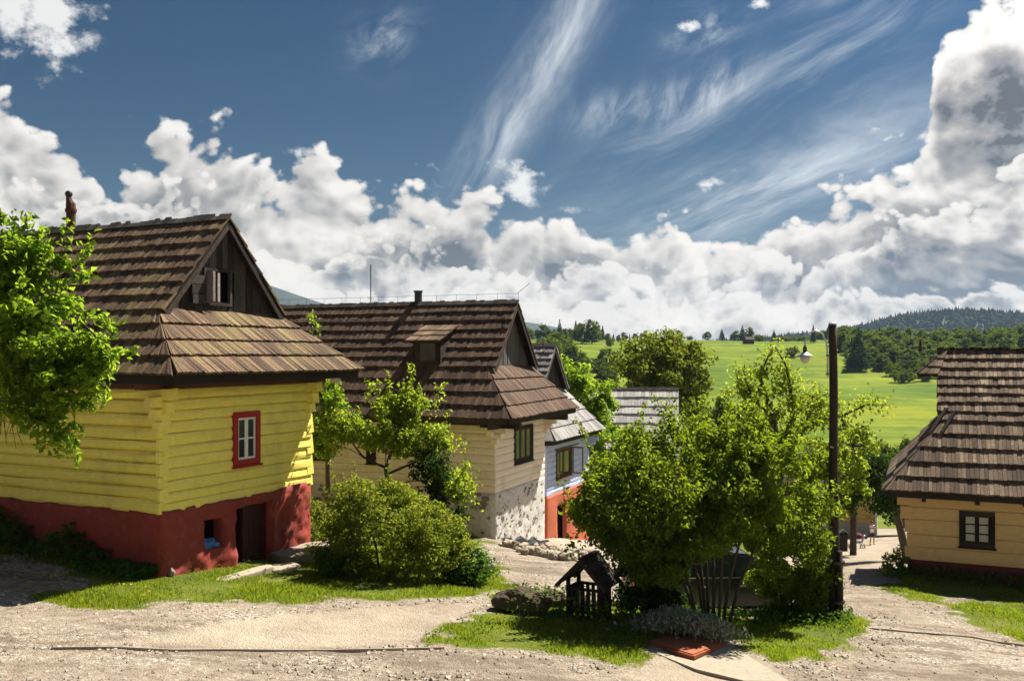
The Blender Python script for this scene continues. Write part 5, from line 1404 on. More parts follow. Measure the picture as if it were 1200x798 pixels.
    for pts, nn in (([at(890, 440, Y), at(902, 418, Y), at(908, 404, Y)], 170), ([at(878, 462, Y), at(868, 440, Y), at(866, 430, Y)], 150), ([at(928, 480, Y), at(924, 450, Y), at(918, 425, Y)], 190), ([at(945, 500, Y), at(952, 465, Y), at(968, 462, Y)], 170), ([at(985, 488, Y), at(1010, 472, Y), at(1040, 474, Y)], 240), ([at(905, 520, Y), at(900, 480, Y), at(894, 450, Y)], 200), ([at(985, 520, Y), at(1010, 510, Y), at(1012, 500, Y)], 190), ([at(960, 500, Y), at(940, 470, Y), at(935, 440, Y)], 150)):
        tw.append(twig_leaves(pts, nn, .14, r))
    plant('old_apple_tree', 'old open crowned apple tree with upright limbs showing above the great bush', 'tree', (bx, by, bz),
          [ell(905, 500, Y, 56, 34), ell(985, 530, Y, 38, 34), ell(870, 460, Y, 22, 22), ell(905, 440, Y, 24, 26), ell(960, 480, Y, 26, 22), ell(1000, 560, Y, 26, 26)], 5200, L_PLUM, .115, stems, clump=.24, clumps=80, inner=.2, seed=25, n_limbs=40, limb_r=.018, extra=tw)
    # spruce and leaning trunk by the apricot house
    Y = 36; bx, by = 15.6, 37.0; bz = gz(bx, by)
    stems = [([(bx, by, bz - .2), (bx - .25, by, bz + 1.0), at(1050, 600, 36.5), at(1040, 560, 36), at(1030, 530, 36)], [.16, .15, .13, .10, .05])]
    plant('yew_tree', 'dark drooping tree with leaning trunk hanging over the road beside the apricot house', 'tree', (bx, by, bz),
          [ell(1032, 565, Y, 34, 28), ell(1005, 572, Y, 26, 24), ell(1040, 590, Y + .5, 26, 20), ell(1050, 565, Y + 1, 24, 34), ell(1022, 545, Y, 26, 18), ell(990, 590, Y, 14, 12)], 5200, L_DARK, .15, stems, clump=.36, clumps=110, inner=.2, seed=26, n_limbs=30, limb_r=.03, droop=.9)
    Y = 40; bx, by = at(1000, 0, 42)[0], 42.0; bz = gz(bx, by)
    plant('hazel_tree', 'mid green tree behind the lamp post, left of the dark drooping tree', 'tree', (bx, by, bz),
          [ell(995, 560, 42, 30, 34), ell(1010, 535, 42, 26, 18), ell(985, 585, 41, 22, 20)], 2600, L_FAR, .19, [([(bx, by, bz - .2), at(1000, 600, 42), at(1000, 560, 42)], [.15, .13, .06])], clump=.45, clumps=70, inner=.25, seed=27)
    # bush at the corner of the apricot house
    Y = 24.2; bx, by = at(1050, 690, Y)[0], Y; bz = gz(bx, by)
    plant('corner_bush', 'olive green bush growing at the left corner of the apricot house', 'bush', (bx, by, bz), [ell(1050, 672, Y, 17, 24, .4), ell(1058, 655, Y, 12, 14, .3), ell(1045, 686, Y, 12, 12, .3)], 1800, L_SPIREA, .09, [([(bx, by, bz - .1), at(1052, 670, Y)], [.03, .015])], clump=.14, clumps=44, inner=.2, seed=28, n_limbs=14, limb_r=.01)
    # silver lavender clump
    Y = 15.4; c = at(805, 735, Y); bz = gz(c[0], Y)
    q = np.random.default_rng(41); n = 3400
    root = thing('lavender_bush', 'low silvery grey lavender clump behind the rusty metal cover', 'bush', (c[0], Y, bz))
    B = q.normal(size=(n, 2)) * np.array([.34, .20]); D = np.stack([B[:, 0] * .5, B[:, 1] * .5, np.full(n, 1.0)], 1) + q.normal(size=(n, 3)) * .28; D /= np.linalg.norm(D, axis=1, keepdims=True)
    hgt = q.uniform(.12, .46, n) * np.clip(1.15 - np.abs(B[:, 0]) * .7, .4, 1)
    P = np.stack([B[:, 0], B[:, 1], np.zeros(n)], 1) + D * hgt[:, None]
    P[:, 2] += height(c[0] + P[:, 0], Y + P[:, 1]) - bz
    V, Fc = leaf_array(P, np.cross(D, q.normal(size=(n, 3))), .085, q, .22, droop=-1.5); np_mesh('crown', V, Fc, L_SILVER, root)
near_plants()

def far_trees():
    """trees beyond the village: three broadleaf shapes and two conifers share their meshes"""
    r = np.random.default_rng(61)
    protos = {}
    for k in range(4):
        el_ = [((0, 0, .58), (.36, .36, .36)), ((.05, .05, .26), (.36, .36, .22)), ((.18, .1, .45), (.26, .26, .26)), ((-.18, -.05, .48), (.26, .26, .28)), ((.02, -.1, .78), (.22, .22, .2))]
        if k == 3: el_ = [((0, 0, .34), (.55, .55, .34)), ((.25, 0, .28), (.35, .35, .26)), ((-.28, .1, .26), (.34, .34, .26))]
        P, Nn, CC = crown_points(el_, 1500, .11, r, .5, 90)
        V, Fc = leaf_array(P, Nn, .085, r, .8)
        b = MB(); b.tube([(0, 0, -.12), (0, 0, .4)], [.03, .02], 5); tv = np.array(b.v)
        tf = [(f[0], f[1], f[2]) for f in b.f if len(f) == 4] + [(f[0], f[2], f[3]) for f in b.f if len(f) == 4]
        o = np_mesh('broadleaf_tree', np.concatenate([V, tv]), np.concatenate([Fc, np.array(tf) + len(V)]), [L_FAR, M_BARK], mi=[0] * len(Fc) + [1] * len(tf))
        protos['b%d' % k] = o.data; bpy.data.objects.remove(o)
    for k in range(2):
        n = 900; h = 1 - np.sqrt(r.uniform(size=n)); a = r.uniform(0, 2 * math.pi, n); lay = np.floor(h * 11) / 11
        rad = (1 - h) * (.20 if k == 0 else .27) * (1 - .35 * (h - lay) * 11) * np.sqrt(r.uniform(.35, 1, n))
        P = np.stack([np.cos(a) * rad, np.sin(a) * rad, .06 + h * .94], 1); Nn = np.stack([np.cos(a) * .5, np.sin(a) * .5, np.full(n, .8)], 1) + r.normal(size=(n, 3)) * .2
        V, Fc = leaf_array(P, Nn, .07, r, .5, droop=.5)
        b = MB(); b.tube([(0, 0, -.1), (0, 0, .7)], [.02, .008], 5); tv = np.array(b.v); tf = [(f[0], f[1], f[2]) for f in b.f if len(f) == 4] + [(f[0], f[2], f[3]) for f in b.f if len(f) == 4]
        o = np_mesh('spruce_tree', np.concatenate([V, tv]), np.concatenate([Fc, np.array(tf) + len(V)]), [L_DARK, M_BARK], mi=[0] * len(Fc) + [1] * len(tf))
        protos['s%d' % k] = o.data; bpy.data.objects.remove(o)
    def put(kind, X, Y, z, h, wd, label, group):
        o = bpy.data.objects.new('spruce_tree' if kind[0] == 's' else ('round_bush' if kind == 'b3' else 'broadleaf_tree'), protos[kind]); COL.objects.link(o)
        o.location = (X, Y, z); o.rotation_euler = (0, 0, r.uniform(0, 6.28)); o.scale = (wd, wd, h)
        return tag(o, label, {'s': 'tree', 'b': 'tree'}[kind[0]] if kind != 'b3' else 'bush', group)
    # single ones first: photograph column, foot row, height and width in pixels
    def px_tree(kind, px, py, hp, wp, label, group=None, Y=None):
        if Y is None: X, Y, z = hit(px, py, 100)
        else: X = (px - 600) / F * Y; z = gz(X, Y)
        s_ = Y / F; base_w = {'b': .95, 's': .5}[kind[0]] if kind != 'b3' else 1.25
        h = hp * s_ if Y is None else ((HOR - (py - hp)) / F * Y - z)
        return put(kind, X, Y, z, h, wp * s_ / base_w, label, group)
    px_tree('b3', 928, 418, 18, 21, 'lone round dark bush standing out on the open meadow')
    px_tree('s1', 1006, 434, 52, 34, 'largest dark conifer at the edge of the meadow, right of the lamp post')
    px_tree('b3', 1058, 448, 24, 34, 'round dark bush at the lower right corner of the meadow')
    px_tree('b3', 1046, 442, 26, 22, 'taller bush just left of the round dark bush at the meadow corner')
    px_tree('b3', 715, 406, 16, 11, 'small dark upright bush on the left of the meadow crest')
    px_tree('s0', 953, 402, 22, 11, 'thin conifer on the crest just left of the lamp')
    cnt = -1; ORD = 'first second third fourth fifth sixth seventh eighth ninth tenth eleventh twelfth thirteenth fourteenth fifteenth'.split()
    # fringe along the crest of the meadow
    for (px, hp, wp, k) in ((762, 12, 9, 's0'), (795, 14, 12, 'b1'), (808, 10, 10, 'b3'), (829, 13, 12, 'b0'), (846, 16, 10, 's1'), (862, 14, 14, 'b2'), (870, 20, 12, 's1'), (878, 18, 14, 'b1'), (890, 13, 20, 'b3'), (907, 15, 9, 's0'), (921, 9, 22, 'b3'), (940, 10, 26, 'b3'), (962, 14, 18, 'b0'), (972, 24, 14, 's1'), (980, 16, 18, 'b1')):
        cnt += 1; px_tree(k, px, 401, hp, wp, '%s %s, %s from the left on the open crest of the green meadow' % ('broad' if wp > 16 else 'slim', {'s': 'conifer', 'b': 'leafy tree'}[k[0]] if k != 'b3' else 'low bush', ORD[cnt]), 'trees along the meadow crest', Y=455 + r.uniform(-6, 6))
    for i, px in enumerate(np.arange(618, 760, 6.3)):
        k = ('b0', 's1', 'b1', 'b2', 's0')[i % 5]; hp = r.uniform(12, 21) * (1.25 if 655 < px < 700 else 1) * (1 if px < 712 else .6)
        px_tree(k, px, 400, hp, hp * (.95 if k[0] == 'b' else .55), 'tree of the wooded band at the left end of the meadow, above the cream roof', 'trees at the left end of the meadow', Y=430 + r.uniform(-25, 25))
    for i in range(26):
        px = r.uniform(610, 668); py = r.uniform(406, 436)
        px_tree(('b0', 'b1', 'b2')[i % 3], px, py + 8, r.uniform(18, 30), r.uniform(20, 30), 'broadleaf tree in the dark copse left of the meadow behind the houses', 'trees in the copse left of the meadow')
    px_tree('b1', 668, 438, 34, 40, 'big rounded tree in front of the copse at the left of the meadow')
    for i in range(16):
        px = r.uniform(640, 720); py = r.uniform(432, 456)
        px_tree(('b0', 'b2', 'b3')[i % 3], px, py, r.uniform(18, 28), r.uniform(22, 32), 'broadleaf tree in the dip above the pale roof', 'trees in the dip behind the pale roof')
    # wood on the right flank
    edge = [(978, 408), (1000, 432), (1030, 436), (1060, 446), (1090, 452), (1130, 458), (1250, 470)]
    ex, ey = [e[0] for e in edge], [e[1] for e in edge]
    for i in range(290):
        px = r.uniform(978, 1225); py = np.interp(px, ex, ey) - r.uniform(0, 1) ** .8 * (np.interp(px, ex, ey) - 404) - 1
        k = ('b0', 'b1', 'b2', 'b1', 's0', 'b0', 'b2')[i % 7]; hp = r.uniform(15, 25)
        px_tree(k, px, max(py, 405), hp, hp * (1.15 if k[0] == 'b' else .55), '%s %s of the wood on the slope right of the meadow' % ('leafy tree' if k[0] == 'b' else 'spruce', 'at the lower edge' if py > np.interp(px, ex, ey) - 12 else ('on the skyline' if py < 411 else 'in the middle')), 'trees of the wood right of the meadow')
    # bushes along the foot of the meadow
    for i in range(44):
        px = r.uniform(830, 1075); py = 540 + r.uniform(-6, 16) - (12 if px > 1020 else 0); Yq = r.uniform(128, 150)
        X = (px - 600) / F * Yq; z = gz(X, Yq); top_ = (HOR - (530 - r.uniform(0, 18) - (0 if px < 1015 else 2))) / F * Yq
        put(('b3', 'b0', 'b2')[i % 3], X, Yq, z, max(top_ - z, 1.5), r.uniform(3.5, 6), 'bush or small tree along the foot of the meadow behind the village', 'bushes along the foot of the meadow')
    for i in range(20):
        px = r.uniform(800, 900); Yq = r.uniform(90, 120); X = (px - 600) / F * Yq; z = gz(X, Yq); top_ = (HOR - r.uniform(462, 482)) / F * Yq
        put(('b0', 'b2', 'b1')[i % 3], X, Yq, z, max(top_ - z, 1.5), r.uniform(4.5, 6.5), 'dark tree in the hollow between the linden and the old apple tree', 'trees in the hollow behind the great bush')
    # big linden behind the pale roof, and the bright tree left of it: own crowns
    Y = 66; bx, by = at(770, 0, Y)[0], Y; bz = gz(bx, by)
    plant('linden_tree', 'large rounded linden tree rising behind the pale shingle roof', 'tree', (bx, by, bz),
          [ell(795, 430, Y, 34, 36), ell(755, 425, Y, 32, 32), ell(775, 410, Y, 30, 20), ell(745, 455, Y, 30, 34), ell(805, 460, Y, 26, 40), ell(782, 400, Y + 1, 10, 10), ell(770, 450, Y - 1, 40, 36), ell(815, 425, Y, 14, 22)], 13000, L_LIME, .32,
          [([(bx, by, bz - .3), (bx, by, bz + 4), at(772, 430, Y)], [.4, .34, .1])], clump=.72, clumps=190, inner=.6, seed=31, n_limbs=14, limb_r=.08)
    Y = 47; bx, by = at(690, 0, Y)[0], Y; bz = gz(bx, by)
    plant('maple_tree', 'bright green tree between the blue house and the pale roof', 'tree', (bx, by, bz),
          [ell(690, 460, Y, 28, 26), ell(672, 440, Y, 20, 16), ell(700, 485, Y, 22, 24), ell(680, 490, Y, 26, 26), ell(660, 432, Y + 1, 12, 10), ell(715, 520, Y - 4, 26, 26), ell(695, 530, Y - 5, 24, 34)], 9000, L_APPLE, .22,
          [([(bx, by, bz - .3), (bx, by, bz + 3), at(690, 470, Y)], [.25, .2, .06])], clump=.46, clumps=130, inner=.4, seed=32, n_limbs=14, limb_r=.05)
    Y = 64; bx, by = at(1055, 0, Y)[0] , Y + 16; bz = gz(bx, by)
    plant('walnut_tree', 'green tree above the road bend behind the apricot house corner', 'tree', (bx, by, bz),
          [ell(1045, 560, 80, 26, 26), ell(1060, 590, 80, 30, 24), ell(1065, 550, 80, 20, 20)], 2600, L_FAR, .36, [([(bx, by, bz - .3), (bx, by, bz + 4)], [.3, .15])], clump=.8, clumps=70, inner=.3, seed=33)
    # the forest on the far hill: far too many to count
    xs, v_, X, Yg, Z = HILL
    n = 8500; i = r.uniform(0, (X.shape[1] - 1.01) * .62, n); j = r.uniform(1, X.shape[0] * .62, n)
    i0, j0 = i.astype(int), j.astype(int); fi, fj = i - i0, j - j0
    def bil(A): return A[j0, i0] * (1 - fi) * (1 - fj) + A[j0, i0 + 1] * fi * (1 - fj) + A[j0 + 1, i0] * (1 - fi) * fj + A[j0 + 1, i0 + 1] * fi * fj
    px_, py_, pz_ = bil(X), bil(Yg), bil(Z)
    con = r.uniform(size=n) < .6
    H = np.where(con, r.uniform(9, 17, n), r.uniform(7, 12, n)); Wd = np.where(con, r.uniform(2.4, 3.6, n), r.uniform(4.5, 7.0, n))
    rings = np.where(con[:, None, None], np.array([[.9, .02], [1.0, .22], [.45, .62], [.0, 1.0]])[None], np.array([[.6, .05], [1.0, .4], [.75, .8], [.0, 1.0]])[None])
    m = 5; V = np.zeros((n, 4 * m, 3)); ph = r.uniform(0, 6.28, n)
    for k in range(4):
        for q in range(m):
            a = ph + 2 * math.pi * q / m; jt = r.uniform(.75, 1.25, n)
            V[:, k * m + q, 0] = px_ + np.cos(a) * rings[:, k, 0] * Wd * jt; V[:, k * m + q, 1] = py_ + np.sin(a) * rings[:, k, 0] * Wd * jt; V[:, k * m + q, 2] = pz_ - .5 + rings[:, k, 1] * H * (1 + (jt - 1) * .15)
    fc = np.array([(k * m + q, k * m + (q + 1) % m, (k + 1) * m + (q + 1) % m, (k + 1) * m + q) for k in range(3) for q in range(m)])
    Fc = (np.arange(n)[:, None, None] * 4 * m + fc[None]).reshape(-1, 4)
    o = np_mesh('forest', V.reshape(-1, 3), Fc, L_FOREST); o['kind'] = 'stuff'
far_trees()

def ground_cover():
    r = np.random.default_rng(71)
    def blades(name, n, box, hmin, hmax, dens=None, wd=.012):
        X = r.uniform(box[0], box[1], n); Y = r.uniform(box[2], box[3], n)
        T = turf(X, Y); pat = fbm(X * 1.1, Y * 1.1, 0, 3, 12)
        k = (T > .30 + .5 * r.uniform(size=n)) & (r.uniform(size=n) < .75 + pat)
        X, Y, T, pat = X[k], Y[k], T[k], pat[k]; n = len(X)
        px = 600 + F * X / Y; k = (px > -20) & (px < 1220); X, Y, T, pat = X[k], Y[k], T[k], pat[k]; n = len(X)
        Z = height(X, Y) - .01
        h = r.uniform(hmin, hmax, n) * np.clip(.45 + T * .4 + pat * 1.0, .3, 1.6)
        a = r.uniform(0, 2 * math.pi, n); ln = r.uniform(.1, .8, n) * h; la = r.uniform(0, 2 * math.pi, n)
        w = wd * r.uniform(.6, 1.4, n)
        b0 = np.stack([X + np.cos(a) * w, Y + np.sin(a) * w, Z], 1); b1 = np.stack([X - np.cos(a) * w, Y - np.sin(a) * w, Z], 1)
        tp = np.stack([X + np.cos(la) * ln, Y + np.sin(la) * ln, Z + h], 1)
        V = np.stack([b0, b1, tp], 1).reshape(-1, 3)
        o = np_mesh(name, V, np.arange(3 * n).reshape(-1, 3), L_GRASS); o['kind'] = 'stuff'
    blades('grass', 620000, (-12, 12, 11, 24), .025, .085, wd=.0085)
    # low broad weeds and clover in the turf
    n = 26000; X = r.uniform(-12, 11, n); Y = r.uniform(12, 24, n); pat = fbm(X * 1.7 + 9, Y * 1.7, 0, 3, 77); T = turf(X, Y)
    k = (T > .35) & (r.uniform(size=n) < .15 + pat * 1.3); X, Y, pat = X[k], Y[k], pat[k]
    P = np.stack([X, Y, height(X, Y) + .01 + .06 * r.uniform(size=len(X)) * (1 + np.clip(pat, 0, 1) * 2)], 1)
    V, Fc = leaf_array(P, r.normal(size=P.shape) * .45 + np.array([0, -.1, .9]), .055, r, .55)
    o = np_mesh('ground_cover', V, Fc, L_WEED); o['kind'] = 'stuff'
    # leafy weeds along the foot of the yellow wall
    wl = []
    for k in range(4200):
        u = r.uniform(.0, 8.5); off = abs(r.normal()) * .42 + .05
        X = -6.6 - .894 * u - .447 * off; Y = 17.7 + .447 * u - .894 * off
        hh = max(.05, (.85 - off * .45) * r.uniform(.2, 1.0) * (.6 + .5 * float(vnoise(u * 1.3, 3, 1))) * (1.15 if u > 1.2 else .55))
        wl.append((X, Y, float(height(X, Y)[0]) + hh))
    P = np.array(wl); V, Fc = leaf_array(P, r.normal(size=P.shape) * .5 + np.array([0, -.2, .8]), .11, r, .6)
    o = np_mesh('undergrowth', V, Fc, L_WEED); o['kind'] = 'stuff'
    # herbs around the shelter and the lilac foot
    wl = []
    for k in range(2600):
        px = r.uniform(600, 1000); X0 = (px - 600) / F * 16.6; Y = r.normal() * .55 + (16.9 if px < 760 else 17.7); X = (px - 600) / F * Y
        hh = r.uniform(.03, .42 if px < 760 else .24) ** 1.0
        wl.append((X, Y, float(height(X, Y)[0]) + hh))
    P = np.array(wl); k = turf(P[:, 0], P[:, 1]) > .5; P = P[k]
    V, Fc = leaf_array(P, r.normal(size=P.shape) * .6 + np.array([0, -.2, .8]), .085, r, .5)
    o = np_mesh('undergrowth', V, Fc, L_WEED); o['kind'] = 'stuff'
    # by the apricot house foot
    wl = []
    for k in range(1500):
        u = r.uniform(-.5, 5); off = abs(r.normal()) * .4 + .05; X = 10.15 + .914 * u - .405 * off; Y = 24 - .405 * u - .914 * off
        wl.append((X, Y, float(height(X, Y)[0]) + max(.03, .35 * r.uniform(.1, 1) * (1 - off * .6))))
    P = np.array(wl); V, Fc = leaf_array(P, r.normal(size=P.shape) * .6 + np.array([0, -.2, .8]), .09, r, .45)
    o = np_mesh('undergrowth', V, Fc, L_WEED); o['kind'] = 'stuff'
    # loose stones of the gravel
    n = 90000; X = r.uniform(-11, 11, n); Y = 10.5 + (r.uniform(size=n) ** 1.3) * 13
    T = turf(X, Y); pat = fbm(X * .9, Y * .9, 0, 3, 55)
    rim = np.maximum(sdist(X, Y, SLABS), sdist(X, Y, SLABS2))
    k = (T < .35) & (r.uniform(size=n) < .25 + pat * .9 + stony(X, Y)) & (rim < 0.05); X, Y = X[k], Y[k]; n = len(X); Z = height(X, Y) - .035
    stn = stony(X, Y); s_ = (.005 + .026 * r.uniform(size=n) ** 5) * (1 + stn * 1.1)
    base = np.array([(1, 0, 0), (0, 1, 0), (-1, 0, 0), (0, -1, 0), (.55, .1, .62), (-.45, -.2, .55)], float)
    V = base[None] * s_[:, None, None] * r.uniform(.7, 1.4, (n, 6, 1)) + np.stack([X, Y, Z + s_ * .3], 1)[:, None]
    fc = np.array([(0, 1, 4), (1, 2, 5), (2, 3, 5), (3, 0, 4), (1, 5, 4), (3, 4, 5)]); Fc = (np.arange(n)[:, None, None] * 6 + fc[None]).reshape(-1, 3)
    o = np_mesh('gravel', V.reshape(-1, 3), Fc, M_GRAV); o['kind'] = 'stuff'
    # fallen yellow leaves on the bare patch
    n = 46; P = []
    for q in range(n):
        X, Y, z = hit(r.uniform(-10, 190), r.uniform(645, 700)); P.append((X, Y, float(height(X, Y)[0]) + .02))
    P = np.array(P); V, Fc = leaf_array(P, r.normal(size=P.shape) * .15 + np.array([0, 0, 1]), .085, r, .7); o = np_mesh('fallen_leaves', V, Fc, L_YEL); o['kind'] = 'stuff'
M_GRAV = mat_wood('gravel_stone', [(0, (0.13, 0.105, 0.08)), (0.5, (0.32, 0.27, 0.21)), (1, (0.60, 0.54, 0.45))], fib=(3, 3, 3))
ground_cover()

# ------------------------------------------------------------------ street furniture, stones, vehicles, people
M_POLE = mat_wood('creosoted_pole', [(0, (0.014, 0.010, 0.008)), (0.6, (0.045, 0.032, 0.024)), (1, (0.10, 0.072, 0.055))], fib=(14, 14, .7))
M_ENAMEL = mat_plain('grey_enamel', (0.42, 0.43, 0.42), 0.35, 0.3, var=.12)
M_LAMPG = mat_plain('opal_glass', (0.62, 0.58, 0.50), 0.25, var=.05)
M_SLAB = mat_wood('stone_slab', [(0, (0.17, 0.14, 0.105)), (0.5, (0.29, 0.245, 0.185)), (1, (0.40, 0.345, 0.27))], fib=(2, 2, 2))
M_RUST = mat_plain('rusty_red_iron', (0.30, 0.085, 0.035), 0.8, .1, var=.5, sc=7)
M_ROCK = mat_wood('rubble', [(0, (0.15, 0.12, 0.09)), (0.5, (0.30, 0.25, 0.19)), (1, (0.46, 0.40, 0.31))], fib=(4, 4, 4))
M_MOSSROCK = mat_wood('mossy_rock', [(0, (0.035, 0.024, 0.014)), (0.5, (0.085, 0.062, 0.04)), (1, (0.19, 0.145, 0.10))], fib=(5, 5, 5), moss=((0.07, 0.075, 0.015), .5))
M_TARP = mat_plain('black_tarp', (0.012, 0.012, 0.014), .35, spec=.5)
M_CAR = mat_plain('dark_car_paint', (0.030, 0.034, 0.034), .22, .3, spec=.6, var=.05)
M_CARRED = mat_plain('red_car_paint', (0.42, 0.02, 0.025), .25, .1, spec=.6, var=.05)
M_TYRE = mat_plain('tyre_rubber', (0.015, 0.015, 0.015), .9)
M_CHROME = mat_plain('bright_trim', (0.55, 0.55, 0.55), .25, .9)
M_TAIL = mat_plain('tail_lamp', (0.35, 0.01, 0.01), .2)
M_SKIN = mat_plain('skin', (0.48, 0.27, 0.18), .6, var=.08)
M_SHIRT = mat_plain('white_cotton', (0.78, 0.76, 0.74), .9, var=.06)
M_SHORTS = mat_plain('navy_cotton', (0.025, 0.035, 0.07), .9)
M_HAIR = mat_plain('dark_hair', (0.03, 0.02, 0.014), .7)
M_PURPLE = mat_plain('plum_fabric', (0.11, 0.012, 0.045), .8)
M_PALEBLUE = mat_plain('grey_blue_fabric', (0.32, 0.34, 0.45), .8)
M_PRINT = mat_plain('shirt_print', (0.16, 0.03, 0.06), .9)

def lamp_post():
    x, y, _ = at(978, 725, 18.0); z = gz(x, y); top_ = (HOR - 380) / F * 18.0
    h = top_ - z
    root = thing('lamp_post', 'tall dark wooden lamp post with curved arm lamp at right end of grass island', 'lamp post', (x, y, z))
    b = MB(); n = 14
    b.tube([(-.03 * k / n, .02 * math.sin(k), -.4 + (h + .4) * k / n) for k in range(n + 1)], [.094 - .02 * k / n for k in range(n + 1)], 12, jit=.02); b.build('pole', M_POLE, root, True)
    b = MB(); b.tube([(.05, -.11, -.3), (.055, -.115, .6), (.05, -.11, 1.35)], [.075, .07, .06], 8, jit=.05); b.build('ground_stub', M_POLE, root, True)
    for zz in (.35, 1.1):
        b = MB(); b.lathe((.02, -.05, zz), [(.15, 0), (.155, .01), (.155, .05), (.15, .06)], 14); b.build('strap', M_METAL, root)
    b = MB(); b.lathe((-.03, .02, h - .01), [(.085, 0), (.075, .03), (.03, .05)], 9); b.build('cap', M_ENAMEL, root)
    # bracket arm: up the pole side, over in a bow and down to the lamp
    arm = [(-.14, -.02, h - 1.0), (-.14, -.02, h - .62), (-.16, -.02, h - .36), (-.24, -.02, h - .18), (-.36, -.02, h - .12), (-.49, -.02, h - .17), (-.56, -.02, h - .28), (-.575, -.02, h - .42)]
    b = MB(); b.tube(arm, .016, 8); b.build('arm', M_ENAMEL, root, True)
    for zz in (h - .95, h - .6):
        b = MB(); b.beam((-.17, -.02, zz), (-.05, -.02, zz), .03, .03); b.build('bracket', M_METAL, root)
    lx, ly, lz = -.575, -.02, h - .42
    b = MB(); b.lathe((lx, ly, lz - .12), [(.035, 0), (.045, .02), (.03, .12)], 10); neck = b.build('lamp_neck', M_METAL, root)
    b = MB(); b.lathe((lx, ly, lz - .21), [(.165, 0), (.17, .012), (.12, .05), (.05, .09), (.03, .10)], 18); sh = b.build('lamp_shade', M_ENAMEL, root, True)
    b = MB(); b.lathe((lx, ly, lz - .33), [(.02, 0), (.06, .02), (.085, .07), (.09, .119)], 14); b.build('lamp_glass', M_LAMPG, sh, True)
lamp_post()

def shelter():
    Y = 16.9; x = at(690, 700, Y)[0]; z = gz(x, Y)
    root = thing('wooden_shelter', 'small black wooden shelter with pitched roof and slatted sides left of the great bush', 'shelter', (x, Y, z), R(-28))
    w, d, h, hr = .60, .46, .74, 1.07
    for sx in (-1, 1):
        for sy in (-1, 1):
            b = MB(); b.box((sx * w / 2 - .03, sy * d / 2 - .03, -.3), (sx * w / 2 + .03, sy * d / 2 + .03, h)); b.build('post', M_DARK, root)
    for yy in (-d / 2, d / 2):
        for zz in (.10, .50):
            b = MB(); b.box((-w / 2 + .031, yy - .02, zz), (w / 2 - .031, yy + .02, zz + .05)); b.build('rail', M_DARK, root)
        for k in range(5):
            xx = -w / 2 + .031 + (w - .062) * (k + .5) / 5
            b = MB(); b.box((xx - .032, yy - .036, .02), (xx + .032, yy - .022, .56)); b.build('slat', M_DARK, root)
    for xx in (-w / 2, w / 2):
        for zz in (.10, .50):
            b = MB(); b.box((xx - .02, -d / 2 + .031, zz), (xx + .02, d / 2 - .031, zz + .05)); b.build('rail', M_DARK, root)
        top_ = h - .03 if xx > 0 else .56
        for k in range(5):
            yy = -d / 2 + .04 + (d - .08) * (k + .5) / 5
            b = MB(); b.box((xx + .022, yy - .036, .0), (xx + .036, yy + .036, top_)); b.build('slat', M_DARK, root)
    for sg in (-1, 1):
        for k in range(5):
            f0, f1 = k / 5 - .02, (k + 1) / 5 + .015
            xo = sg * (w / 2 + .16); q = lambda f, up: (xo * (1 - f), hr - (hr - h + .16) * (1 - f) + up)
            (xa, za), (xb_, zb_) = q(max(f0, 0), .03), q(min(f1, 1), .012)
            y0, y1 = -d / 2 - .14, d / 2 + .14
            b = MB(); b.hexa([(xa, y0, za - .03), (xa, y1, za - .03), (xb_, y1, zb_ - .03), (xb_, y0, zb_ - .03), (xa, y0, za), (xa, y1, za), (xb_, y1, zb_), (xb_, y0, zb_)]); b.build('roof_board', M_DARK, root)
        for yy in (-d / 2 - .15, d / 2 + .15):
            b = MB(); b.beam((sg * (w / 2 + .17), yy, h - .17), (0, yy, hr - .02), .025, .07); b.build('barge_board', M_DARK, root)
    b = MB(); b.beam((0, -d / 2 - .16, hr + .02), (0, d / 2 + .16, hr + .02), .1, .03); b.build('ridge_board', M_DARK, root)
shelter()

def rock(name, c, r, seed, m_, label=None, cat=None, group=None, parent=None, rz=0, nz=9, n=14):
    b = MB(); b.blob((0, 0, 0), r, nz, n, 0.0)
    V = np.array(b.v); rr = np.random.default_rng(seed)
    for _ in range(7):                                  # broken faces
        d = rr.normal(size=3); d /= np.linalg.norm(d); lim = rr.uniform(.60, .88) * np.linalg.norm(d * np.array(r))
        s_ = V @ d; V = V - np.where(s_ > lim, s_ - lim, 0)[:, None] * d * .9
    V = V * (1 + (fbm(V[:, 0] / max(r) * 2.2 + seed, V[:, 1] / max(r) * 2.2, V[:, 2] / max(r) * 2.2, 5, seed, .6) * .30)[:, None])
    b.v = [tuple(v_) for v_ in V]
    o = b.build(name, m_, parent); o.location = c; o.rotation_euler = (0, 0, rz)
    if label: tag(o, label, cat, group)
    return o

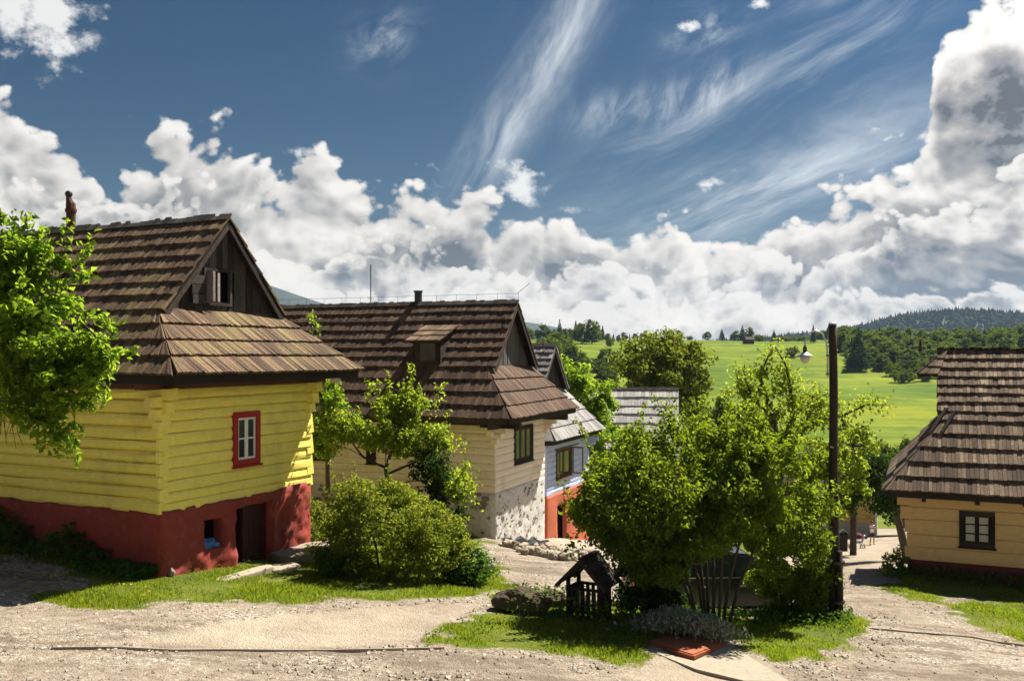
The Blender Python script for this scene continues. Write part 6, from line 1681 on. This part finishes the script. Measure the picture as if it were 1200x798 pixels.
def stones():
    c = hit(612, 716); rock('boulder', (c[0], c[1], c[2] + .16), (.52, .34, .28), 3, M_MOSSROCK, 'dark brown mossy boulder at the left end of the grass island', 'boulder', nz=40, n=64)
    c = hit(648, 712); rock('boulder', (c[0], c[1] + .1, c[2] + .10), (.30, .24, .20), 8, M_MOSSROCK, 'smaller dark rock between the mossy boulder and the wooden shelter', 'boulder', nz=12, n=18)
    # slabs at the cellar door
    def slab(px, py, w, d, h, rz, seed, lb, dz=0.0, nm='stone_slab'):
        x, y, z = hit(px, py); rr = np.random.default_rng(seed); b = MB(); n = 11
        ring = [(math.copysign(abs(math.cos(a)) ** .45, math.cos(a)) * w / 2 * rr.uniform(.93, 1.04), math.copysign(abs(math.sin(a)) ** .45, math.sin(a)) * d / 2 * rr.uniform(.93, 1.04)) for a in np.linspace(0, 2 * math.pi, n * 2, endpoint=False)]
        i0 = [b.vert((p[0], p[1], -.25)) for p in ring]; i1 = [b.vert((p[0], p[1], h - .02)) for p in ring]; i2 = [b.vert((p[0] * .96, p[1] * .96, h + rr.uniform(-.008, .008))) for p in ring]; N = len(ring)
        for a, c_ in ((i0, i1), (i1, i2)):
            for k in range(N): b.face((a[k], a[(k + 1) % N], c_[(k + 1) % N], c_[k]))
        b.face(i2); o = b.build(nm, M_SLAB, None); o.location = (x, y, z + dz); o.rotation_euler = (0, 0, rz); tag(o, lb, 'slab'); return o
    slab(362, 655, 1.75, .95, .20, R(56), 5, 'thick pale stone step slab at the right of the cellar door', .04)
    slab(288, 674, 1.5, .32, .06, R(62), 6, 'thin long grey slab on the ground before the cellar door')
    slab(330, 668, .75, .5, .08, R(50), 7, 'short flat slab between the cellar door and the thick step slab')
    slab(372, 640, .7, .5, .22, R(60), 9, 'small upper stone step behind the thick step slab', .05)
    slab(367, 628, .4, .35, .3, R(60), 10, 'topmost little stone against the red base corner', .05)
    x, y, z = hit(201, 676); rock('white_stone', (x, y, z + .05), (.07, .06, .11), 21, M_SLAB, 'pale upright stone at the red base corner', 'stone')
    # rubble kerb before the cream and the blue house
    rr = random.Random(12); lab = 'rough stone of the low rubble edging in front of the cream house'
    for k in range(34):
        f = k / 33; px = 592 + 92 * f; py = 640 + 6 * math.sin(f * 3.0) + 14 * f + rr.uniform(-2, 2)
        x, y, z = hit(px, py); rock('edging_stone', (x, y, z + rr.uniform(.03, .08)), (rr.uniform(.13, .26), rr.uniform(.10, .17), rr.uniform(.10, .17)), 100 + k, M_ROCK, lab, 'stone', 'stones of the rubble edging', rz=rr.uniform(0, 3), nz=6, n=9)
    for k in range(46):
        px = rr.uniform(622, 686); py = rr.uniform(634, 650) + (px - 622) * .10
        x, y, z = hit(px, py); s_ = rr.uniform(.06, .15); rock('rubble_stone', (x, y, z + s_ * .4), (s_ * 1.2, s_, s_ * .75), 200 + k, M_ROCK, 'small stone on the heap of broken rubble below the blue house', 'stone', 'stones of the rubble heap', rz=rr.uniform(0, 3), nz=5, n=8)
    # heap they lie on
    c = hit(652, 643); b = MB(); b.blob((0, 0, 0), (1.5, 1.0, .32), 10, 22, .12, 4); o = b.build('rubble_heap', M_ROCK, None, True); o.location = (c[0], c[1] + .2, c[2] - .08); tag(o, 'low heap of earth and broken stone before the blue house', 'heap')
    # tarpaulin
    c0, c1 = hit(588, 639), hit(648, 641); b = MB(); prev = None
    for i in range(15):
        f = i / 14; x = c0[0] + (c1[0] - c0[0]) * f; y = c0[1] + (c1[1] - c0[1]) * f; row = []
        for j in range(7):
            g = j / 6; yy = y - .42 * (g - .5) * (1 + .5 * math.sin(i)); zz = gz(x, yy) + .05 + .12 * math.sin(g * math.pi) * (1 + .5 * math.sin(i * 1.7)) + .04 * math.sin(i * 2.3 + j)
            row.append(b.vert((x + .04 * math.sin(j * 2 + i), yy, zz)))
        if prev:
            for j in range(6): b.face((prev[j], prev[j + 1], row[j + 1], row[j]))
        prev = row
    o = b.build('tarpaulin', M_TARP, None, True); tag(o, 'crumpled black tarpaulin lying along the foot of the stone base', 'tarpaulin')
    # rusty cover set in its concrete apron
    P = [hit(*p) for p in ((762, 757), (800, 746), (850, 757), (812, 773))]
    b = MB(); lo = [(p[0], p[1], p[2] + .035) for p in P]; hi = [(p[0], p[1], p[2] + .075) for p in P]
    b.hexa(lo + hi); o = b.build('metal_cover', M_RUST, None); tag(o, 'rusty red square metal cover lying in the edge of the grass island', 'cover')
    cc = (sum((Vector(q) for q in P), Vector()) / 4)
    fr = MB()
    for i in range(4):
        a, b2 = Vector(hi[i]), Vector(hi[(i + 1) % 4]); a2, c2 = cc + (a - cc) * 1.03, cc + (b2 - cc) * 1.03; a2.z, c2.z = a.z + .004, b2.z + .004
        fr.beam(a2 - Vector((0, 0, .05)), c2 - Vector((0, 0, .05)), .03, .06)
    fr.build('rim', M_RUST, o)
    b = MB(); e = [hit(*p) for p in ((752, 762), (815, 784), (872, 800), (925, 800), (905, 783), (858, 758), (851, 759), (813, 776))]
    i0 = [b.vert((p[0], p[1], gz(p[0], p[1]) + .012)) for p in e]; i1 = [b.vert((p[0], p[1], p[2] - .2)) for p in e]
    b.face(i0[::-1] if (Vector(b.v[i0[1]]) - Vector(b.v[i0[0]])).cross(Vector(b.v[i0[2]]) - Vector(b.v[i0[1]])).z < 0 else i0)
    for k in range(len(e)): b.face((i0[k], i0[(k + 1) % len(e)], i1[(k + 1) % len(e)], i1[k]))
    o = b.build('concrete_apron', M_SLAB, None); tag(o, 'cracked concrete apron beside the rusty metal cover in the foreground', 'concrete slab')
    # water bars: plank channels laid across the track
    def bar_(pts, lb, w):
        q = [hit(*p) for p in pts]; b = MB()
        for a, c_ in zip(q, q[1:]):
            for t0, t1 in ((0, .5), (.5, 1)):
                p0 = Vector(a).lerp(Vector(c_), t0); p1 = Vector(a).lerp(Vector(c_), t1)
                p0.z = gz(p0.x, p0.y) - .048; p1.z = gz(p1.x, p1.y) - .048
                b.beam(p0, p1, w, .10)
        o = b.build('water_bar', M_ROCK, None); tag(o, lb, 'water bar')
    bar_([(60, 757), (200, 757), (330, 759), (450, 761), (520, 762)], 'thin wooden water bar crossing the gravel track at the lower left', .022)
    bar_([(1008, 734), (1070, 741), (1140, 748), (1200, 755), (1240, 760)], 'thin wooden water bar crossing the road at the lower right', .026)
stones()

def car(name, label, loc, rz, paint, first=True):
    root = thing(name, label, 'car', loc, rz)
    # half profile along x: lower body, then the glasshouse
    L, Wd = 4.25, 1.72
    b = MB()
    prof = [(-2.12, .42, .30), (-2.10, .72, .30), (-2.0, .92, .28), (-1.2, .96, .28), (.9, .95, .28), (1.75, .86, .28), (2.06, .74, .30), (2.12, .5, .32)]
    rings = []
    for x, zt, zb_ in prof:
        wv = Wd / 2 * (1 - .10 * (abs(x) / 2.12) ** 4)
        rings.append([b.vert(p) for p in ((x, -wv * .93, zb_), (x, -wv, zb_ + .18), (x, -wv * .985, zt - .12), (x, -wv * .90, zt), (x, wv * .90, zt), (x, wv * .985, zt - .12), (x, wv, zb_ + .18), (x, wv * .93, zb_))])
    for r0, r1 in zip(rings, rings[1:]):
        for k in range(8): b.face((r0[k], r0[(k + 1) % 8], r1[(k + 1) % 8], r1[k]))
    b.face(rings[0]); b.face(rings[-1][::-1])
    body = b.build('body', paint, root)
    cb = MB(); st = [(-1.95, .90, .02), (-1.55, 1.36, 1), (-.2, 1.45, 1), (.35, 1.40, 1), (1.15, .93, .02)]
    rr_ = []
    for x, z, f in st:
        wt = .58 if f > .5 else .70
        rr_.append([cb.vert((x, -wt, z)), cb.vert((x, wt, z))])
    lowL = [cb.vert((x, -.76, .93)) for x in (-1.95, -1.55, -.2, .35, 1.15)]; lowR = [cb.vert((x, .76, .93)) for x in (-1.95, -1.55, -.2, .35, 1.15)]
    for k in range(4):
        cb.cur = 1 if k in (0, 3) else 0
        cb.face((rr_[k][0], rr_[k][1], rr_[k + 1][1], rr_[k + 1][0]))
        cb.cur = 0
        cb.face((lowL[k], rr_[k][0], rr_[k + 1][0], lowL[k + 1])); cb.face((lowR[k + 1], rr_[k + 1][1], rr_[k][1], lowR[k]))
    cb.build('cabin', [paint, M_GLASS], root)
    for sg in (-1, 1):
        for (x0, x1, t0, t1) in ((-1.5, -.88, -1.42, -.84), (-.78, -.02, -.76, -.06), (.06, .92, .04, .42)):
            w_ = MB(); y0, y1 = sg * .757, sg * .605
            w_.hexa([(x0, y0 + sg * .0, .97), (x1, y0, .97), (x1, y0 + sg * .016, .97), (x0, y0 + sg * .016, .97), (t0, y1, 1.35), (t1, y1, 1.36), (t1, y1 + sg * .016, 1.36), (t0, y1 + sg * .016, 1.35)])
            w_.build('window', M_GLASS, root)
        tr = MB(); tr.beam((-1.6, sg * .775, .945), (1.1, sg * .775, .945), .03, .03); tr.build('trim', M_CHROME, root)
        for (x0, x1) in ((-.83, -.02), (.02, .95)):
            d_ = MB(); d_.hexa([(x0, sg * .835, .36), (x1, sg * .835, .36), (x1, sg * .866, .36), (x0, sg * .866, .36), (x0, sg * .82, .82), (x1, sg * .82, .82), (x1, sg * .852, .82), (x0, sg * .852, .82)]); dd = d_.build('door', paint, root)
            h_ = MB(); h_.beam((x0 + .06, sg * .872, .78), (x0 + .22, sg * .872, .78), .03, .03); h_.build('handle', M_CHROME, dd)
        sl_ = MB(); sl_.beam((-1.0, sg * .85, .27), (1.0, sg * .85, .27), .04, .06); sl_.build('sill', M_CHROME, root)
        for x in (-1.32, 1.30):
            w_ = MB(); nn = 18; y = sg * .80
            rg = []
            for (rad, yy) in ((.20, sg * .13), (.29, sg * .115), (.31, sg * .06), (.31, -sg * .06)):
                rg.append([w_.vert((x + rad * math.cos(2 * math.pi * k / nn), y + yy * .7, .31 + rad * math.sin(2 * math.pi * k / nn))) for k in range(nn)])
            for r0, r1 in zip(rg, rg[1:]):
                for k in range(nn): w_.face((r0[k], r0[(k + 1) % nn], r1[(k + 1) % nn], r1[k]))
            wh = w_.build('tyre', M_TYRE, root)
            q = MB(); q.tube([(x, y + sg * .05, .31), (x, y + sg * .092, .31)], [.195, .17], 14); q.build('rim', M_CHROME, wh)
        t_ = MB(); t_.box((-2.125, sg * .62 - .14, .62), (-2.05, sg * .62 + .14, .80)); t_.build('tail_light', M_TAIL, root)
        t_ = MB(); t_.box((2.03, sg * .58 - .16, .60), (2.13, sg * .58 + .16, .72)); t_.build('headlight', M_LAMPG, root)
        m2 = MB(); m2.blob((.78, sg * .90, 1.0), (.08, .10, .07), 6, 8, .02); m2.build('mirror', paint, root)
    for x, zz in ((-2.12, .42), (2.12, .44)):
        b = MB(); b.beam((x, -.78, zz), (x, .78, zz), .10, .14); b.build('bumper', M_METAL, root)
    return root
xx, yy = at(848, 0, 20.6)[0], 20.7
car('parked_car', 'dark grey parked car hidden behind the great bush, its door and window glimpsed', (xx, yy, gz(xx, yy) - .02), R(4), M_CAR)
xx, yy = at(1080, 0, 88)[0], 88
car('parked_car', 'red parked car far down the road behind the leaning trunk', (xx, yy, (HOR - 619) / F * 88 - .1), R(10), M_CARRED)

def skin_mesh(name, verts, edges, radii, m_, parent, root_i=0, sub=2):
    me = bpy.data.meshes.new(name); me.from_pydata(verts, edges, []); me.materials.append(m_)
    o = bpy.data.objects.new(name, me); COL.objects.link(o); o.parent = parent
    md = o.modifiers.new('skin', 'SKIN'); md.use_smooth_shade = True
    for sv, r_ in zip(me.skin_vertices[0].data, radii): sv.radius = r_ if isinstance(r_, tuple) else (r_, r_)
    me.skin_vertices[0].data[root_i].use_root = True
    s_ = o.modifiers.new('sub', 'SUBSURF'); s_.levels = sub; s_.render_levels = sub
    return o

def man():
    x, y, _ = at(1022, 638, 71); z = gz(x, y)
    root = thing('person', 'person in white printed T-shirt and dark shorts standing in the road, hands raised', 'person', (x, y, z), R(12))
    J = dict(pelvis=(0, 0, .93), belly=(0, 0, 1.08), chest=(0, -.01, 1.30), neck=(0, 0, 1.47), head0=(0, -.015, 1.56), head1=(0, -.02, 1.66), head2=(0, -.01, 1.73),
             shL=(-.17, 0, 1.41), elL=(-.26, -.12, 1.18), wrL=(-.10, -.30, 1.36), shR=(.17, 0, 1.41), elR=(.27, -.10, 1.19), wrR=(.10, -.30, 1.37),
             hipL=(-.10, 0, .88), knL=(-.13, -.03, .48), anL=(-.16, .02, .08), toL=(-.18, -.15, .035), hipR=(.10, 0, .88), knR=(.13, -.03, .48), anR=(.16, .02, .08), toR=(.19, -.15, .035))
    k = list(J); ix = {n: i for i, n in enumerate(k)}
    E = [('pelvis', 'belly'), ('belly', 'chest'), ('chest', 'neck'), ('neck', 'head0'), ('head0', 'head1'), ('head1', 'head2'), ('chest', 'shL'), ('shL', 'elL'), ('elL', 'wrL'), ('chest', 'shR'), ('shR', 'elR'), ('elR', 'wrR'), ('pelvis', 'hipL'), ('hipL', 'knL'), ('knL', 'anL'), ('anL', 'toL'), ('pelvis', 'hipR'), ('hipR', 'knR'), ('knR', 'anR'), ('anR', 'toR')]
    rad = dict(pelvis=(.14, .10), belly=(.13, .095), chest=(.15, .10), neck=.052, head0=.075, head1=.088, head2=.06, shL=.062, elL=.045, wrL=.032, shR=.062, elR=.045, wrR=.032, hipL=.088, knL=.058, anL=.042, toL=.036, hipR=.088, knR=.058, anR=.042, toR=.036)
    V = [J[n] for n in k]; Ed = [(ix[a], ix[b_]) for a, b_ in E]; Rd = [rad[n] for n in k]
    # fingers rooted in each palm
    for s_, w_ in ((-1, 'wrL'), (1, 'wrR')):
        base = Vector(J[w_]); palm = base + Vector((-s_ * .03, -.05, .06)); V.append(tuple(palm)); Ed.append((ix[w_], len(V) - 1)); Rd.append((.030, .02)); pi_ = len(V) - 1
        for q in range(5):
            f1 = palm + Vector((-s_ * (.012 + .014 * q - .03), -.02, .035 - .004 * abs(q - 2))); f2 = f1 + Vector((-s_ * .012, -.004, .028))
            V += [tuple(f1), tuple(f2)]; Ed += [(pi_, len(V) - 2), (len(V) - 2, len(V) - 1)]; Rd += [.010, .008]
    skin_mesh('body', V, Ed, Rd, M_SKIN, root)
    sv = [(0, 0, .90), (0, 0, 1.08), (0, -.01, 1.30), (0, 0, 1.44), (-.17, 0, 1.415), (-.225, -.06, 1.29), (.17, 0, 1.415), (.225, -.06, 1.29)]
    skin_mesh('t_shirt', sv, [(0, 1), (1, 2), (2, 3), (2, 4), (4, 5), (2, 6), (6, 7)], [(.178, .135), (.170, .13), (.178, .13), (.07, .065), .085, .075, .085, .075], M_SHIRT, root)
    sv = [(0, 0, .98), (0, 0, .90), (-.105, 0, .86), (-.128, -.02, .56), (.105, 0, .86), (.128, -.02, .56)]
    skin_mesh('shorts', sv, [(0, 1), (1, 2), (2, 3), (1, 4), (4, 5)], [(.158, .12), (.15, .115), .105, .092, .105, .092], M_SHORTS, root)
    b = MB(); b.blob((0, .012, 1.70), (.098, .108, .095), 8, 12, .04, 2); b.build('hair', M_HAIR, root, True)
    b = MB(); b.blob((0, -.165, 1.27), (.075, .012, .06), 6, 8, .15, 3); b.build('shirt_print', M_PRINT, root)
    for s_ in (-1, 1):
        b = MB(); b.blob((s_ * .03, -.098, 1.655), (.012, .006, .008), 4, 6, 0); b.build('eye', M_HAIR, root)
        b = MB(); b.blob((s_ * .175, -.06, .035), (.05, .13, .04), 6, 10, .03); b.build('shoe', M_HAIR, root, True)
    b = MB(); b.box((-.06, -.40, 1.42), (.06, -.365, 1.50)); o = b.build('camera', M_VOID); o.location = root.location; o.rotation_euler = root.rotation_euler; tag(o, 'small dark camera held up in front of the face of the person in the road', 'camera')
man()

def pushchair():
    x, y, _ = at(1001, 641, 66); z = (HOR - 643) / F * 66; z = gz(x, y)
    root = thing('pushchair', 'pushchair with dark plum hood and pale seat at the left edge of the road', 'pushchair', (x, y, z), R(160))
    b = MB(); n = 10; prev = None                         # folded hood: a quarter dome
    for i in range(6):
        a = math.pi * .62 * i / 5; row = []
        for j in range(n + 1):
            ph = math.pi * j / n; row.append(b.vert((-.28 - .36 * math.cos(a) * math.sin(ph), .30 * math.cos(ph), .78 + .36 * math.sin(a) * math.sin(ph))))
        if prev:
            for j in range(n): b.face((prev[j], prev[j + 1], row[j + 1], row[j]))
        prev = row
    b.build('hood', M_PURPLE, root, True)
    b = MB(); b.hexa([(-.45, -.24, .46), (.18, -.24, .38), (.18, .24, .38), (-.45, .24, .46), (-.50, -.24, .56), (.20, -.24, .48), (.20, .24, .48), (-.50, .24, .56)]); b.build('seat', M_PALEBLUE, root)
    b = MB(); b.hexa([(-.56, -.23, .5), (-.44, -.23, .5), (-.44, .23, .5), (-.56, .23, .5), (-.72, -.22, .98), (-.64, -.22, 1.0), (-.64, .22, 1.0), (-.72, .22, .98)]); b.build('backrest', M_PALEBLUE, root)
    for s_ in (-1, 1):
        b = MB(); b.tube([(.42, s_ * .26, .18), (-.2, s_ * .27, .60), (-.62, s_ * .27, .92), (-.82, s_ * .27, 1.02)], .014, 6); b.tube([(-.55, s_ * .28, .2), (-.2, s_ * .27, .60)], .014, 6); b.build('frame', M_CHROME, root)
        for xx_, rw in ((.42, .13), (-.55, .17)):
            b = MB(); nn = 14
            b.tube([(xx_ + rw * math.cos(2 * math.pi * k / nn), s_ * .30, rw + rw * .0 + rw * math.sin(2 * math.pi * k / nn)) for k in range(nn + 1)], .022, 6, cap=False); w_ = b.build('wheel', M_TYRE, root)
            b = MB()
            for k in range(5): b.tube([(xx_, s_ * .30, rw), (xx_ + rw * math.cos(2 * math.pi * k / 5), s_ * .30, rw + rw * math.sin(2 * math.pi * k / 5))], .007, 4)
            b.build('spokes', M_CHROME, w_)
    b = MB(); b.tube([(-.82, -.27, 1.02), (-.86, 0, 1.03), (-.82, .27, 1.02)], .017, 6); b.build('handle', M_TYRE, root)
pushchair()

def notice_box():
    x, y, _ = at(988, 645, 48); z = gz(x, y)
    root = thing('wooden_box', 'narrow dark wooden box with peaked lid beside the road, left of the pushchair', 'box', (x, y, z), R(-10))
    b = MB(); b.box((-.19, -.19, -.3), (.19, .19, .92)); b.build('body', M_DARK, root)
    for k in range(4):
        b = MB(); b.box((-.185 + .094 * k, -.21, .05), (-.10 + .094 * k, -.192, .88)); b.build('board', M_DARK, root)
    for s_ in (-1, 1):
        b = MB(); b.hexa([(0, -.26, 1.10), (0, .26, 1.10), (s_ * .28, .26, .88), (s_ * .28, -.26, .88), (0, -.26, 1.14), (0, .26, 1.14), (s_ * .28, .26, .92), (s_ * .28, -.26, .92)]); b.build('lid_board', M_DARK, root)
notice_box()

def far_hut():
    X, Y, z = hit(877, 403, 100); root = thing('field_hut', 'tiny dark hut on the crest of the meadow', 'hut', (X, Y, z), .4)
    b = MB(); b.box((-2, -1.5, -.5), (2, 1.5, 2)); b.build('wall', M_DARK, root)
    b = MB(); b.hexa([(-2.4, -1.9, 1.9), (2.4, -1.9, 1.9), (2.4, 1.9, 1.9), (-2.4, 1.9, 1.9), (-2.3, -.1, 3.3), (2.3, -.1, 3.3), (2.3, .1, 3.3), (-2.3, .1, 3.3)]); b.build('roof', M_DARK, root)
far_hut()

# ------------------------------------------------------------------ air
def haze():
    m_ = bpy.data.materials.new('air'); m_.use_nodes = True; t = NT(m_.node_tree); t.n.clear()
    pv = t.new('ShaderNodeVolumePrincipled'); pv.inputs['Color'].default_value = (0.48, 0.66, 1.0, 1); pv.inputs['Density'].default_value = 0.000065
    pv.inputs['Anisotropy'].default_value = 0.2
    ou = t.new('ShaderNodeOutputMaterial'); t.l.new(pv.outputs[0], ou.inputs['Volume'])
    b = MB(); b.box((-3000, -500, -80), (3000, 4100, 290)); o = b.build('haze', m_); o['kind'] = 'stuff'
haze()
